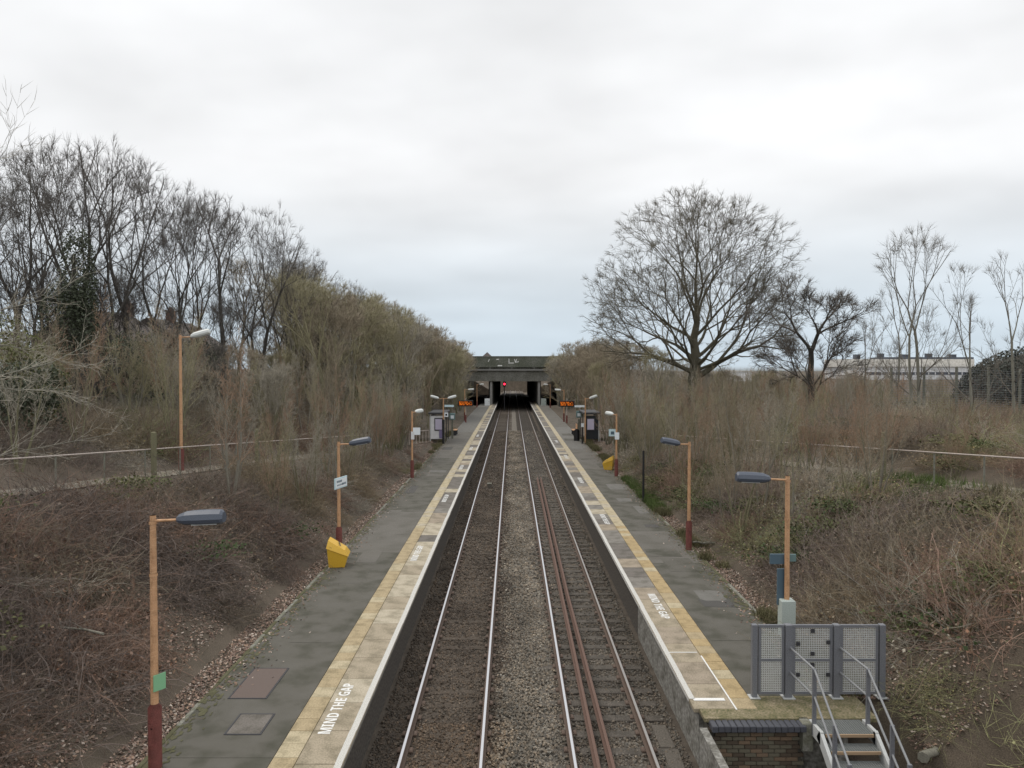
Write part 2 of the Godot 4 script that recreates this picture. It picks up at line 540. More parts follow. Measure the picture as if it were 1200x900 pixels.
func rail_profile(s := 1.0) -> Array:
	var half := [Vector2(.07, -.159), Vector2(.07, -.148), Vector2(.012, -.13), Vector2(.009, -.045), Vector2(.034, -.036), Vector2(.036, -.008), Vector2(.028, 0)]
	var r := []
	for p in half: r.append(p * s)
	for i in range(half.size() - 1, -1, -1): r.append(Vector2(-half[i].x, half[i].y) * s)
	return r

func make_track() -> void:
	for k in 2:
		var cx: float = [-1.327, 1.917][k]
		var t := thing("railway_track", ["line of two bright rails on half buried brown sleepers", "line with clear sleepers and rusty spare rails lying between its rails"][k], "railway track", Vector3(cx, 0, 0))
		var smat: Material = [M.sleeper_brown, M.sleeper][k]
		for s in [-1.0, 1.0]:
			var b := MB.new()
			b.extrude(rail_profile(), Vector3(s * .753, 0, 6), Vector3(s * .753, 0, -258), Basis())
			var r := part("rail", b.mesh(), M.rail_rust, t)
			var h := MB.new()
			h.box(Vector3(s * .753, .0015, -126), Vector3(.05, .003, 264))
			part("running_band", h.mesh(), M.rail_top_dull if k == 1 and s > 0 else M.rail_top, r)
		var sm := MB.new()
		sm.cham(Vector3.ZERO, Vector3(2.6, .13, .25), .012)
		var smesh := sm.mesh()
		var n := 0
		var d := 7.5
		var chairs := MB.new()
		while d < 200.0 and n < 290:
			var y := -.242 + rng.randf_range(-.008, .006) if k == 1 else -.272 + rng.randf_range(-.01, .01)
			var o := part("sleeper", smesh, smat, t, Vector3(rng.randf_range(-.03, .03), y, -d))
			o.rotation.y = rng.randf_range(-.012, .012)
			if d < 90.0:
				for s in [-1.0, 1.0]:
					for q in [-1.0, 1.0]:
						chairs.cham(Vector3(s * .753 + q * .11, -.155, -d), Vector3(.085, .05, .16), .02)
			d += .68 + rng.randf_range(-.02, .02)
			n += 1
		var c := part("rail_chairs", chairs.mesh(), M.rail_rust, t)
		c.set_meta("kind", "stuff")
	# spare rails lying in the four-foot
	for k in 2:
		var b := MB.new()
		var x0: float = [1.56, 1.86][k]
		var path := [Vector3(x0, 0, -7.0), Vector3(x0 + [.03, .0][k], 0, -14), Vector3(x0 + [.06, -.05][k], 0, -24), Vector3(x0 + [.12, .02][k], 0, -38), Vector3(x0 + [.16, .08][k], 0, -50)]
		for i in path.size() - 1:
			var dd: Vector3 = path[i + 1] - path[i]
			b.extrude(rail_profile(.92), path[i] + Vector3(0, -.01, 0), path[i + 1] + Vector3(0, -.01, 0), Basis(Vector3.UP, atan2(-dd.x, -dd.z)))
		single("spare_rail", b.mesh(), M.rust, ["rusty spare rail lying inside the track beside the bright running rail", "rusty spare rail lying inside the track toward the platform with the gate"][k], "spare rail", "spare rails lying in the track")
	# cable trough with loose lids along the foot of the platform that has the gate
	var tr := thing("cable_trough", "row of grey concrete cable trough lids below the gated platform", "cable trough", Vector3(3.08, 0, 0))
	var lid := MB.new()
	lid.cham(Vector3.ZERO, Vector3(.3, .07, .92), .012)
	var lm := lid.mesh()
	var dz := 9.2
	while dz < 15.6:
		var o := part("lid", lm, M.trough, tr, Vector3(rng.randf_range(-.025, .025), -.2 + rng.randf_range(-.02, .02), -dz))
		o.rotation = Vector3(rng.randf_range(-.015, .015), rng.randf_range(-.05, .05), rng.randf_range(-.03, .03))
		dz += .95
	# a pale patch of spilt stone between the lines, a small trackside box and two stray stones
	var bx := thing("track_box", "small pale equipment box between the bright rails", "track equipment", Vector3(px(573.5, 46.5), -.16, -46.5))
	var q := MB.new()
	q.cham(Vector3(0, .12, 0), Vector3(.24, .24, .3), .03)
	part("housing", q.mesh(), M.trough, bx)
	var q2 := MB.new()
	q2.cham(Vector3(0, .26, 0), Vector3(.28, .04, .34), .015)
	part("lid", q2.mesh(), M.concrete, bx)

# ---------------------------------------------------------------- platforms
func make_platforms() -> void:
	for k in 2:
		var s: float = [-1.0, 1.0][k]
		var nose: float = [2.71, 3.4][k]
		var mid: float = nose + .78           # coping to tactile row
		var outer_row: float = mid + .41
		var edge: float = [5.9, 6.35][k]
		var d0: float = [3.0, 13.75][k]
		var d1 := 150.0
		var t := thing(["platform_left", "platform_right"][k], ["tarmac platform with buff edging slabs and two inspection covers", "tarmac platform ending in a brick wall, mesh gate and metal steps"][k], "platform", Vector3.ZERO, 0.0, "", "structure")
		# core and wall
		var c := MB.new()
		var cd: float = d0 + .1 if k == 0 else 20.6
		c.box(Vector3(s * (nose + .14 + edge - .02) * .5, .135, -(cd + d1) * .5), Vector3(edge - nose - .16, 1.45, d1 - cd))
		part("platform_core", c.mesh(), M.wall_sooty, t)
		if k == 1:
			c = MB.new()
			c.box(Vector3((nose + .12 + edge - .02) * .5, .135, -(d0 + .1 + cd) * .5), Vector3(edge - nose - .14, 1.448, cd - d0 - .1))
			part("pale_wall", c.mesh(), M.platform_wall, t)
		# tarmac lengths, laid at different times
		var cuts: Array = [[d0, 12.0, 25.6, 33.0, 52.0, 75.0, d1], [14.3, 24.2, 29.0, 47.0, 60.0, 82.0, d1]][k]
		var mats: Array = [[M.tarmac_dark, M.tarmac_dark, M.tarmac, M.tarmac_dark, M.tarmac, M.tarmac_patch], [M.tarmac_dark, M.tarmac, M.tarmac_dark, M.tarmac, M.tarmac_patch, M.tarmac]][k]
		for i in cuts.size() - 1:
			var b := MB.new()
			b.box(Vector3(s * (outer_row + edge) * .5, PLAT - .02, -(cuts[i] + cuts[i + 1]) * .5), Vector3(edge - outer_row - .012, .03 + .001 * (i % 2), cuts[i + 1] - cuts[i] - .01))
			part("tarmac", b.mesh(), mats[i], t)
		# cut-out repairs and mossy margins on the tarmac
		for i in 16:
			var w: float = rng.randf_range(.35, 1.3)
			var l: float = rng.randf_range(.4, 2.4)
			var dd: float = (d0 if k == 0 else 16.0) + 2.0 + 55.0 * pow((i + rng.randf()) / 16.0, 1.5)
			if k == 0 and dd < 17.0 and dd > 11.0: continue
			var xx: float = rng.randf_range(outer_row + w * .5 + .05, edge - w * .5 - .05)
			var b := MB.new()
			var rim := []
			for q in [[-1, -1], [0, -1], [1, -1], [1, 0], [1, 1], [0, 1], [-1, 1], [-1, 0]]:
				rim.append(Vector3(s * xx + q[0] * w * .5 + rng.randf_range(-.02, .02), PLAT + .0005, -dd - q[1] * l * .5 + rng.randf_range(-.03, .03)))
			for q in 8: b.tri(Vector3(s * xx, PLAT + .0012, -dd), rim[q], rim[(q + 1) % 8])
			part("tarmac_repair", b.mesh(), [M.tarmac, M.tarmac_patch, M.tarmac_dark, M.tarmac_new][rng.randi() % 4], t)
		var mg := MB.new()
		for i in 1700:
			var dd: float = (d0 if k == 0 else 15.0) + 60.0 * pow(rng.randf(), 1.6)
			var q := Vector3(s * (edge - absf(rng.randfn(0, .16)) - .02), PLAT + .003 + rng.randf() * .002, -dd)
			var rad := rng.randf_range(.012, .045) * (1.0 if rng.randf() < .9 else 1.8)
			var pv := Vector3.ZERO
			for j in 8:
				var a := TAU * j / 7.0
				var e := q + Vector3(cos(a) * rad, 0, sin(a) * rad * 2.0) * rng.randf_range(.5, 1.1)
				if j > 0: mg.tri(q, e, pv)
				pv = e
		var mo := part("moss_patches", mg.mesh(), M.moss, t)
		mo.set_meta("kind", "stuff")
		# edging at the back of the platform
		var kb := MB.new()
		kb.cham(Vector3.ZERO, Vector3(.1, .16, .9), .015)
		var km := kb.mesh()
		var d: float = d0 + .5 if k == 0 else 15.0
		while d < 128.0:
			if d < 70.0:
				var o := part("edging_kerb", km, M.moss if rng.randf() < .6 else M.concrete, t, Vector3(s * (edge + .055), PLAT - .08 + rng.randf_range(-.012, .01), -d))
				o.rotation.y = rng.randf_range(-.012, .012)
			d += .915
		# coping slabs
		var cm := MB.new()
		cm.cham(Vector3.ZERO, Vector3(mid - nose - .012, .075, 1.1 - .014), .008)
		var cmesh := cm.mesh()
		d = d0 + .55
		while d < d1:
			var mat: Material = M.buff
			var r := rng.randf()
			if k == 0:
				if d < 23.5: mat = M.buff if r < .75 else (M.buff_pale if r < .9 else M.pinkish)
				elif d < 26.6: mat = M.slab_grey if r < .0 else M.buff_pale
				else: mat = M.slab_dark if r < .45 else (M.slab_grey if r < .6 else (M.buff_pale if r < .85 else M.pinkish))
			else:
				if d < 21.5: mat = M.buff if r < .6 else M.pinkish
				else: mat = M.slab_dark if r < .35 else (M.slab_grey if r < .75 else (M.buff_pale if r < .88 else M.pinkish))
			part("coping_slab", cmesh, mat, t, Vector3(s * (nose + mid) * .5, PLAT - .0375 + rng.randf_range(-.002, .003), -d))
			d += 1.1
		# tactile row
		var ym := MB.new()
		ym.cham(Vector3.ZERO, Vector3(outer_row - mid - .01, .06, .45 - .01), .006)
		var ymesh := ym.mesh()
		d = d0 + .225
		var n := 0
		while d < d1 and n < 298:
			var r := rng.randf()
			var mat: Material = M.yellow_worn if r < .6 else M.yellow_pale
			if k == 1: mat = M.yellow if r < .55 else (M.yellow_worn if r < .85 else M.yellow_pale)
			if d > 30.0: mat = M.yellow_pale if r < .6 else M.buff_pale
			part("tactile_slab", ymesh, mat, t, Vector3(s * (mid + outer_row) * .5, PLAT - .03 + rng.randf_range(-.002, .003), -d))
			d += .45
			n += 1
		# painted edge line in lengths of one slab, slightly uneven
		var w := MB.new()
		d = 3.0 if k == 0 else 14.15
		while d < d1:
			var in0 := rng.randf_range(-.008, .008)
			var wid: float = [.115, .11][k]
			w.box(Vector3(s * (nose + wid * .5 + .012 + in0), PLAT + .006, -d - .55), Vector3(wid, .004, 1.1))
			d += 1.1
		part("white_edge_line", w.mesh(), M.white_line, t)
		var f := MB.new()
		f.box(Vector3(s * (nose - .003), PLAT - .03, -(d0 + .4 + d1) * .5), Vector3(.004, .05, d1 - d0 - .4))
		part("painted_nosing", f.mesh(), M.white_line if k == 1 else M.slab_grey, t)
		if k == 1:
			var l := MB.new()
			l.box(Vector3(3.78, PLAT + .006, -14.13), Vector3(.6, .004, .11))
			l.box(Vector3(3.83, PLAT + .006, -16.5), Vector3(.62, .004, .03))
			l.box(Vector3(4.183, PLAT + .006, -15.0), Vector3(.03, .004, 2.6))
			part("painted_line", l.mesh(), M.paint, t)
		# lettering: MIND THE GAP
		var text := TextMesh.new()
		var font := SystemFont.new()
		font.font_names = PackedStringArray(["Droid Sans"])
		font.font_weight = 700
		text.font = font
		text.text = "MIND THE GAP"
		text.font_size = 64
		text.pixel_size = .0046
		text.depth = .004
		var spots: Array = [[13.8, 25.5, 36.4, 48.0, 59.5, 71.0], [19.8, 31.3, 42.3, 53.8, 65.3]][k]
		for dd in spots:
			var o := part("mind_the_gap_lettering", text, M.paint, t, Vector3([-3.27, 3.92][k], PLAT + .0065, -dd))
			o.basis = Basis(Vector3(0, 0, -1), Vector3(-1, 0, 0), Vector3(0, 1, 0)) if k == 0 else Basis(Vector3(0, 0, 1), Vector3(1, 0, 0), Vector3(0, 1, 0))
		if k == 0:
			for e in [[-5.1, 14.9, .68, 1.4, M.cover_red, "rusty red inspection cover"], [-4.68, 13.15, .58, .72, M.slab_dark, "grey inspection cover"]]:
				var b := MB.new()
				b.box(Vector3(0, 0, 0), Vector3(e[2], .02, e[3]))
				var o := part("inspection_cover", b.mesh(), e[4], t, Vector3(e[0], PLAT - .005, -e[1]))
				o.set_meta("label", e[5])
				var fr := MB.new()
				for q in [-1.0, 1.0]:
					fr.box(Vector3(q * (e[2] * .5 + .02), 0, 0), Vector3(.03, .022, e[3] + .07))
					fr.box(Vector3(0, 0, q * (e[3] * .5 + .02)), Vector3(e[2], .022, .03))
				part("cover_frame", fr.mesh(), M.dark, o)
		else:
			make_platform_end(t)

func make_platform_end(t: Node3D) -> void:
	# mossy slab at the end, brick end wall and its dark engineering-brick coping
	var b := MB.new()
	b.box(Vector3(5.08, PLAT - .04, -13.83), Vector3(3.16, .07, .93))
	part("end_slab", b.mesh(), M.slab_mossy, t)
	var c := MB.new()
	c.box(Vector3(4.42, .1, -13.58), Vector3(1.66, 1.3, .45))
	part("wall_backing", c.mesh(), M.mortar, t)
	var bm := MB.new()
	bm.cham(Vector3.ZERO, Vector3(.205, .1, .062), .004, Basis(Vector3.RIGHT, PI / 2))
	var bmesh := bm.mesh()
	var rows := 15
	for r in rows:
		var y := .72 - r * .075
		for i in 9:
			var x := 3.67 + i * .215 + (0.0 if r % 2 == 0 else -.1075)
			if x > 5.2 or x < 3.62: continue
			var q := rng.randf()
			var o := part("brick", bmesh, M.brick_a if q < .45 else (M.brick_b if q < .8 else M.brick_c), t, Vector3(x, y, -13.35 + rng.randf_range(-.004, .004)))
	var em := MB.new()
	em.cham(Vector3.ZERO, Vector3(.102, .11, .3), .014)
	var emesh := em.mesh()
	for i in 15:
		part("coping_brick", emesh, M.engineering, t, Vector3(3.63 + i * .1125, PLAT - .085 + rng.randf_range(-.003, .003), -13.27))
	var p := MB.new()
	p.cham(Vector3(5.3, .66, -13.3), Vector3(.18, .5, .26), .015)
	part("end_block", p.mesh(), M.concrete, t)
	# the pale slanting wall top below the cut-off corner
	var w := MB.new()
	w.box(Vector3(3.47, .1, -12.6), Vector3(.14, 1.3, 1.5))
	part("low_wall", w.mesh(), M.platform_wall, t)

# ---------------------------------------------------------------- bridge
func make_bridge() -> void:
	var t := thing("road_bridge", "long dark concrete road bridge with graffiti over both lines", "bridge", Vector3(0, 0, -133))
	var b := MB.new()
	b.box(Vector3(0, 6.1, -.4), Vector3(36, 1.9, .8))
	part("deck_beam", b.mesh(), M.bridge_beam, t)
	b = MB.new()
	b.box(Vector3(0, 7.17, -.25), Vector3(36, .2, 1.3))
	part("string_course", b.mesh(), M.bridge_pier, t)
	b = MB.new()
	b.box(Vector3(0, 8.62, -1.9), Vector3(36, 1.9, .3))
	var pa := part("parapet", b.mesh(), M.bridge_parapet, t)
	b = MB.new()
	b.box(Vector3(0, 9.62, -1.9), Vector3(36, .12, .45))
	part("parapet_cap", b.mesh(), M.bridge_beam, pa)
	b = MB.new()
	b.box(Vector3(0, 6.42, -51.2), Vector3(36, 2.5, 98))
	part("deck", b.mesh(), M.bridge_beam, t)
	for i in 9:
		b = MB.new()
		b.box(Vector3(-16 + i * 4.0, 7.46, -1.9), Vector3(.3, .46, .25))
		part("parapet_post", b.mesh(), M.bridge_beam, pa)
	for s in [-1.0, 1.0]:
		b = MB.new()
		b.box(Vector3(s * 12.6, 2.4, -50), Vector3(1.2, 5.8, 100))
		part("abutment", b.mesh(), M.bridge_beam, t)
		for i in 15:
			b = MB.new()
			b.box(Vector3(-3.75 if s < 0 else 4.85, 2.35, -.5 - i * 6.8), Vector3(.42, 5.6, .5))
			part("pier", b.mesh(), M.bridge_pier, t)
		b = MB.new()
		b.box(Vector3(-4.4 if s < 0 else 5.5, 2.35, -56.0), Vector3(.3, 5.6, 88))
		part("side_wall", b.mesh(), M.bridge_beam, t)
	# painted scrawl on the parapet
	for e in [[-.55, 8.75, .12, .9, .0], [-.1, 8.42, .9, .14, .0], [.55, 8.8, .12, .7, .25], [.75, 8.85, .12, .6, -.3], [1.0, 8.62, .5, .12, .2], [-4.2, 8.9, .12, .5, -.5], [-2.6, 9.1, .5, .14, .1], [-2.2, 7.95, .8, .2, .0]]:
		b = MB.new()
		b.box(Vector3(e[0], e[1], -1.735), Vector3(e[2], e[3], .01), Basis(Vector3.BACK, e[4]))
		part("graffiti_stroke", b.mesh(), M.paint, pa)
	# red signal under the deck
	var sg := thing("railway_signal", "railway signal showing red under the bridge deck", "signal", Vector3(px(591, 134), 0, -134.2))
	b = MB.new()
	b.cyl(Vector3(0, -.2, -.3), Vector3(0, 5.1, -.3), .08, .07, 8)
	part("post", b.mesh(), M.dark, sg)
	b = MB.new()
	b.box(Vector3(0, 4.55, -.1), Vector3(.5, 1.0, .25))
	part("signal_head", b.mesh(), M.black, sg)
	b = MB.new()
	b.cyl(Vector3(0, 4.62, .02), Vector3(0, 4.62, .06), .17, .17, 14)
	var rl := StandardMaterial3D.new()
	rl.albedo_color = Color(.5, .05, .08)
	rl.emission_enabled = true
	rl.emission = Color(1, .12, .22)
	rl.emission_energy_multiplier = 5.0
	part("red_lamp", b.mesh(), rl, sg)
	var ol := OmniLight3D.new()
	ol.name = "red_lamp_light"
	ol.light_color = Color(1, .12, .22)
	ol.light_energy = .05
	ol.light_size = .17
	ol.omni_range = 20.0
	ol.shadow_enabled = true
	ol.position = Vector3(0, 4.62, .2)
	sg.add_child(ol)

# ---------------------------------------------------------------- ramps with their railings
func make_ramps() -> void:
	for k in 2:
		var s: float = [-1.0, 1.0][k]
		var off: float = [0.0, .45][k]
		var b := MB.new()
		var d := -4.0
		while d < 65.0:
			var e := d + 1.5
			b.quad(Vector3(s * (ramp_u(d) + off - .8), ramp_h(d) + .02, -d), Vector3(s * (ramp_u(d) + off + .8), ramp_h(d) + .02, -d), Vector3(s * (ramp_u(e) + off + .8), ramp_h(e) + .02, -e), Vector3(s * (ramp_u(e) + off - .8), ramp_h(e) + .02, -e))
			d = e
		single(["path_left", "path_right"][k], b.mesh(), M.path, ["sloping access path behind the yellow bin with its railing", "sloping access path behind the mesh gate with its railing"][k], "path", "", "structure")
		var t := thing("ramp_railing", ["pinkish tube railing along the path below the houses", "pinkish tube railing along the path below the large spreading tree"][k], "railing")
		var r := MB.new()
		d = 9.0
		var o: float = s * -0.72
		while d < 63.0:
			var e := d + 3.0
			r.tube(Vector3(s * (ramp_u(d) + off) + o, ramp_h(d) + 1.0, -d), Vector3(s * (ramp_u(e) + off) + o, ramp_h(e) + 1.0, -e), .024, .024, 6)
			d = e
		part("top_rail", r.mesh(), M.rail_pink, t)
		var pm := MB.new()
		pm.cyl(Vector3(0, -.1, 0), Vector3(0, .99, 0), .025, .025, 6)
		var pmesh := pm.mesh()
		d = 9.0
		while d < 64.0:
			part("upright", pmesh, M.rail_pink if d > 42.0 else M.concrete, t, Vector3(s * (ramp_u(d) + off) + o, ramp_h(d), -d))
			d += 2.0 if d < 45.0 else 1.0
		var cm := MB.new()
		cm.cham(Vector3(0, .75, 0), Vector3(.13, 1.9, .13), .03)
		var cmesh := cm.mesh()
		for dd in [11.0, 18.0, 25.1, 32.3, 39.0, 46.0]:
			var x: float = s * (ramp_u(dd) + off - .95)
			var g := thing("concrete_post", ["mossy concrete fence post standing beside the path below the houses", "mossy concrete fence post standing beside the path behind the mesh gate"][k], "fence post", Vector3(x, ramp_h(dd) - .1, -dd), rng.randf_range(-.2, .2), "concrete posts along the paths")
			part("shaft", cmesh, M.bark_olive, g)

# ---------------------------------------------------------------- buildings beyond
func house(label: String, at: Vector3, length: float, depth: float, eaves: float, ridge: float, turn := 0.0, chimneys := [0.5]) -> void:
	var t := thing("brick_house", label, "house", at, turn, "houses beyond the banks")
	var b := MB.new()
	b.box(Vector3(0, eaves * .5 - .5, 0), Vector3(depth, eaves + 1.0, length))
	part("wall", b.mesh(), M.house_brick, t)
	b = MB.new()
	var h := depth * .5 + .35
	var l := length * .5 + .2
	var lo := eaves - .1
	b.quad(Vector3(h, lo, l), Vector3(h, lo, -l), Vector3(0, ridge, -l), Vector3(0, ridge, l))
	b.quad(Vector3(-h, lo, -l), Vector3(-h, lo, l), Vector3(0, ridge, l), Vector3(0, ridge, -l))
	b.tri(Vector3(-h, lo, l), Vector3(h, lo, l), Vector3(0, ridge, l))
	b.tri(Vector3(h, lo, -l), Vector3(-h, lo, -l), Vector3(0, ridge, -l))
	b.quad(Vector3(-h, lo, l), Vector3(-h, lo, -l), Vector3(h, lo, -l), Vector3(h, lo, l))
	var r := part("roof", b.mesh(), M.roof_tile, t)
	for c in chimneys:
		b = MB.new()
		b.box(Vector3(0, ridge + .35, (c - .5) * length), Vector3(.7, 1.5, 1.1))
		b.box(Vector3(0, ridge + 1.14, (c - .5) * length), Vector3(.85, .12, 1.25))
		for q in 3: b.cyl(Vector3(0, ridge + 1.1, (c - .5) * length + (q - 1) * .32), Vector3(0, ridge + 1.55, (c - .5) * length + (q - 1) * .32), .12, .1, 6)
		part("chimney", b.mesh(), M.house_brick, r)
	for i in 3:
		for j in 2:
			b = MB.new()
			b.box(Vector3.ZERO, Vector3(.06, 1.3, 1.3))
			var w := part("window", b.mesh(), M.factory_wall, t, Vector3(depth * .5 + .02, 1.5 + j * 2.7, (i - 1) * length * .3))
			for q in [-1.0, 1.0]:
				b = MB.new()
				b.box(Vector3(.035, 0, q * .3), Vector3(.02, 1.15, .54))
				part("pane", b.mesh(), M.glass, w)

func make_buildings() -> void:
	house("brick house with dark tiled roof behind the tall bare trees", Vector3(-40.0, 4.4, -73), 10, 8, 5.6, 8.55, 0, [.05, .95])
	house("brick terrace with dark tiled roof behind the bare trees, farther along the line", Vector3(-39.0, 4.4, -85), 11, 8, 5.6, 8.4, 0, [.5])
	var t := thing("hipped_house", "distant house with a dark hipped roof above the bridge parapet", "house", Vector3(px(571, 330), 7.4, -330))
	var b := MB.new()
	b.box(Vector3(0, 2.2, 0), Vector3(6, 4.6, 7))
	part("wall", b.mesh(), M.house_brick, t)
	b = MB.new()
	for e in [[Vector3(-3.4, 4.4, 3.8), Vector3(3.4, 4.4, 3.8)], [Vector3(3.4, 4.4, 3.8), Vector3(3.4, 4.4, -3.8)], [Vector3(3.4, 4.4, -3.8), Vector3(-3.4, 4.4, -3.8)], [Vector3(-3.4, 4.4, -3.8), Vector3(-3.4, 4.4, 3.8)]]:
		b.tri(e[0], e[1], Vector3(0, 7.6, 0))
	part("roof", b.mesh(), M.roof_tile, t)
	for s in [-1.0, 1.0]:
		b = MB.new()
		b.box(Vector3(s * 1.5, 3.0, 3.53), Vector3(1.2, 1.3, .06))
		part("window", b.mesh(), M.glass, t)
	# white works buildings beyond the field
	var f := thing("factory", "long white factory with pale flat roof and dark window band", "factory", Vector3(px(1085, 240), 4.0, -240))
	b = MB.new(); b.box(Vector3(0, 1.9, -8), Vector3(46, 4.4, 30)); part("wall", b.mesh(), M.factory_wall, f)
	b = MB.new(); b.box(Vector3(0, 2.0, 7.05), Vector3(45, .9, .12)); var wb := part("window_band", b.mesh(), M.factory_dark, f)
	for i in 22:
		b = MB.new(); b.box(Vector3(-22 + i * 2.1, 2.0, 7.13), Vector3(.3, .9, .06)); part("mullion", b.mesh(), M.factory_wall, wb)
	b = MB.new(); b.extrude([Vector2(-23.5, 4.0), Vector2(23.5, 4.0), Vector2(23, 4.4), Vector2(-23, 4.4)], Vector3(0, 0, 7.4), Vector3(0, 0, -23), Basis()); part("roof", b.mesh(), M.factory_roof, f)
	b = MB.new(); b.box(Vector3(-2, 5.4, -14), Vector3(44, 2.6, 14)); part("upper_storey", b.mesh(), M.factory_roof, f)
	b = MB.new(); b.box(Vector3(6, 7.0, -14), Vector3(30, .8, 10)); part("rooflight", b.mesh(), M.factory_dark, f)
	for i in 5:
		b = MB.new(); b.box(Vector3(-16 + i * 8.2, 7.6 + .3 * (i % 2), -14), Vector3(1.6, 1.6, 2)); part("roof_vent", b.mesh(), M.factory_dark, f)
	var g := thing("shed", "low pale shed beyond the field near the large spreading tree", "shed", Vector3(px(866, 200), 4.0, -200))
	b = MB.new(); b.box(Vector3(0, 1.2, 0), Vector3(5, 3.0, 6)); part("wall", b.mesh(), M.factory_wall, g)
	b = MB.new(); b.extrude([Vector2(-2.8, 2.65), Vector2(2.8, 2.65), Vector2(2.8, 2.85), Vector2(-2.8, 3.05)], Vector3(0, 0, 3.3), Vector3(0, 0, -3.3), Basis()); part("roof", b.mesh(), M.factory_roof, g)

# ---------------------------------------------------------------- gate, screen and steps at the platform end
func lattice(w: float, h: float, pitch: float) -> Mesh:
	var b := MB.new()
	var n := int(w / pitch)
	for i in n + 1: b.box(Vector3(-w * .5 + w * i / n, 0, 0), Vector3(.0115, h, .006))
	n = int(h / pitch)
	for i in n + 1: b.box(Vector3(0, -h * .5 + h * i / n, .006), Vector3(w, .0115, .006))
	return b.mesh()

func make_gate_and_steps() -> void:
	var t := thing("mesh_gate_screen", "grey steel screen of mesh panels with a gate at the platform end", "gate", Vector3(0, PLAT, -14.24))
	var xs := [4.68, 5.33, 6.26, 7.14]
	for i in 4:
		var b := MB.new()
		var w: float = [.1, .13, .12, .11][i]
		b.cham(Vector3(xs[i], .7, 0), Vector3(w, 1.44, w), .008)
		part("post", b.mesh(), M.steel_grey, t)
		b = MB.new()
		b.box(Vector3(xs[i], .008, 0), Vector3(w + .1, .014, w + .1))
		part("base_plate", b.mesh(), M.galv, t)
	for i in 3:
		var a: float = xs[i] + .075
		var c: float = xs[i + 1] - .075
		var w := c - a
		var x := (a + c) * .5
		var called: String = ["side_panel", "gate_leaf", "side_panel"][i]
		var fr := MB.new()
		var fw: float = [.05, .06, .05][i]
		fr.box(Vector3(0, 1.385, 0), Vector3(w, .05, .05))
		fr.box(Vector3(0, .09, 0), Vector3(w, .05, .05))
		fr.box(Vector3(0, .73, 0), Vector3(w, .05, .05))
		fr.box(Vector3(-w * .5 + fw * .5, .735, 0), Vector3(fw, 1.24, .048))
		fr.box(Vector3(w * .5 - fw * .5, .735, 0), Vector3(fw, 1.24, .048))
		var pn := part(called, fr.mesh(), M.steel_grey, t, Vector3(x, 0, 0))
		for e in [[1.06, .6], [.41, .58]]:
			part("mesh_infill", lattice(w - fw * 2, e[1], .034), M.galv, pn, Vector3(0, e[0], .012))
		if i == 1:
			for e in [[-.28, 1.05], [.3, 1.08], [-.28, .45], [.3, .45], [0.0, .86], [0.0, .64], [0.0, 1.3]]:
				var b := MB.new()
				b.box(Vector3(e[0], e[1], .035), Vector3(.07, .07, .03))
				part("bracket", b.mesh(), M.dark, pn)
	# steps down to the track
	var s := thing("metal_steps", "grey metal steps with handrails going down from the platform end", "steps", Vector3(0, PLAT, 0))
	var tx0 := 5.46
	var tx1 := 6.3
	for i in 6:
		var y := -.03 - .175 * i
		var f: float = 12.82 - .25 * i        # front edge
		var bk: float = 13.34 if i == 0 else f + .26
		var b := MB.new()
		var nz := int((bk - f) / .03)
		for q in nz + 1: b.box(Vector3((tx0 + tx1) * .5, y, -f - (bk - f) * q / nz), Vector3(tx1 - tx0, .028, .007))
		for q in 21: b.box(Vector3(tx0 + (tx1 - tx0) * q / 20.0, y - .001, -(f + bk) * .5), Vector3(.007, .026, bk - f))
		b.box(Vector3((tx0 + tx1) * .5, y - .02, -(f + bk) * .5), Vector3(tx1 - tx0, .006, bk - f))
		var tr := part("tread", b.mesh(), M.grating, s)
		b = MB.new()
		b.box(Vector3((tx0 + tx1) * .5, y - .012, -f + .016), Vector3(tx1 - tx0, .05, .026))
		part("nosing", b.mesh(), M.nosing, tr)
	for q in 2:
		var x: float = [5.4, 6.36][q]
		var b := MB.new()
		var dirn := Vector3(0, -.175, .25).normalized()
		b.box(Vector3(x, -.1, -13.06), Vector3(.06, .22, .5))
		var mid := Vector3(x, -.12 - .0875 * 5, -12.82 + .125 * 5)
		b.box(mid, Vector3(.06, .2, 1.75), Basis(Vector3.RIGHT, atan2(.175, .25)))
		part("stringer", b.mesh(), M.galv, s)
		for hh in [.98, .5]:
			var r := MB.new()
			r.tube(Vector3(x - .04, hh, -14.2), Vector3(x, hh, -13.15), .021, .021, 8)
			r.tube(Vector3(x, hh, -13.15), Vector3(x, hh - .98, -11.75), .021, .021, 8)
			part("handrail", r.mesh(), M.handrail, s)
		for e in [[13.15, .99, -.2], [12.3, .39, -.75], [11.75, .02, -1.15]]:
			var p := MB.new()
			p.box(Vector3(x, (e[1] + e[2]) * .5, -e[0]), Vector3(.065, e[1] - e[2], .045))
			part("baluster", p.mesh(), M.steel_grey, s)

# ---------------------------------------------------------------- lamps, bins, signs, shelters
func lantern_mesh(L: float, W: float, H: float) -> Mesh:
	var b := MB.new()
	var prof := [[0.0, .3], [.06, .62], [.2, .9], [.45, 1.0], [.75, 1.0], [.95, .95], [1.0, .7]]
	var rings := []
	for e in prof:
		var ring := []
		for i in 10:
			var a := TAU * i / 10.0
			var yy := sin(a)
			ring.append(Vector3(e[0] * L, (yy * H * (.6 if yy > 0 else .42)) * e[1], cos(a) * W * .5 * e[1]))
		rings.append(ring)
	for j in rings.size() - 1:
		for i in 10:
			var k := (i + 1) % 10
			b.quad(rings[j][k], rings[j][i], rings[j + 1][i], rings[j + 1][k])
	for j in [0, rings.size() - 1]:
		for i in range(1, 9): b.tri(rings[j][0], rings[j][i], rings[j][i + 1])
	return b.mesh()

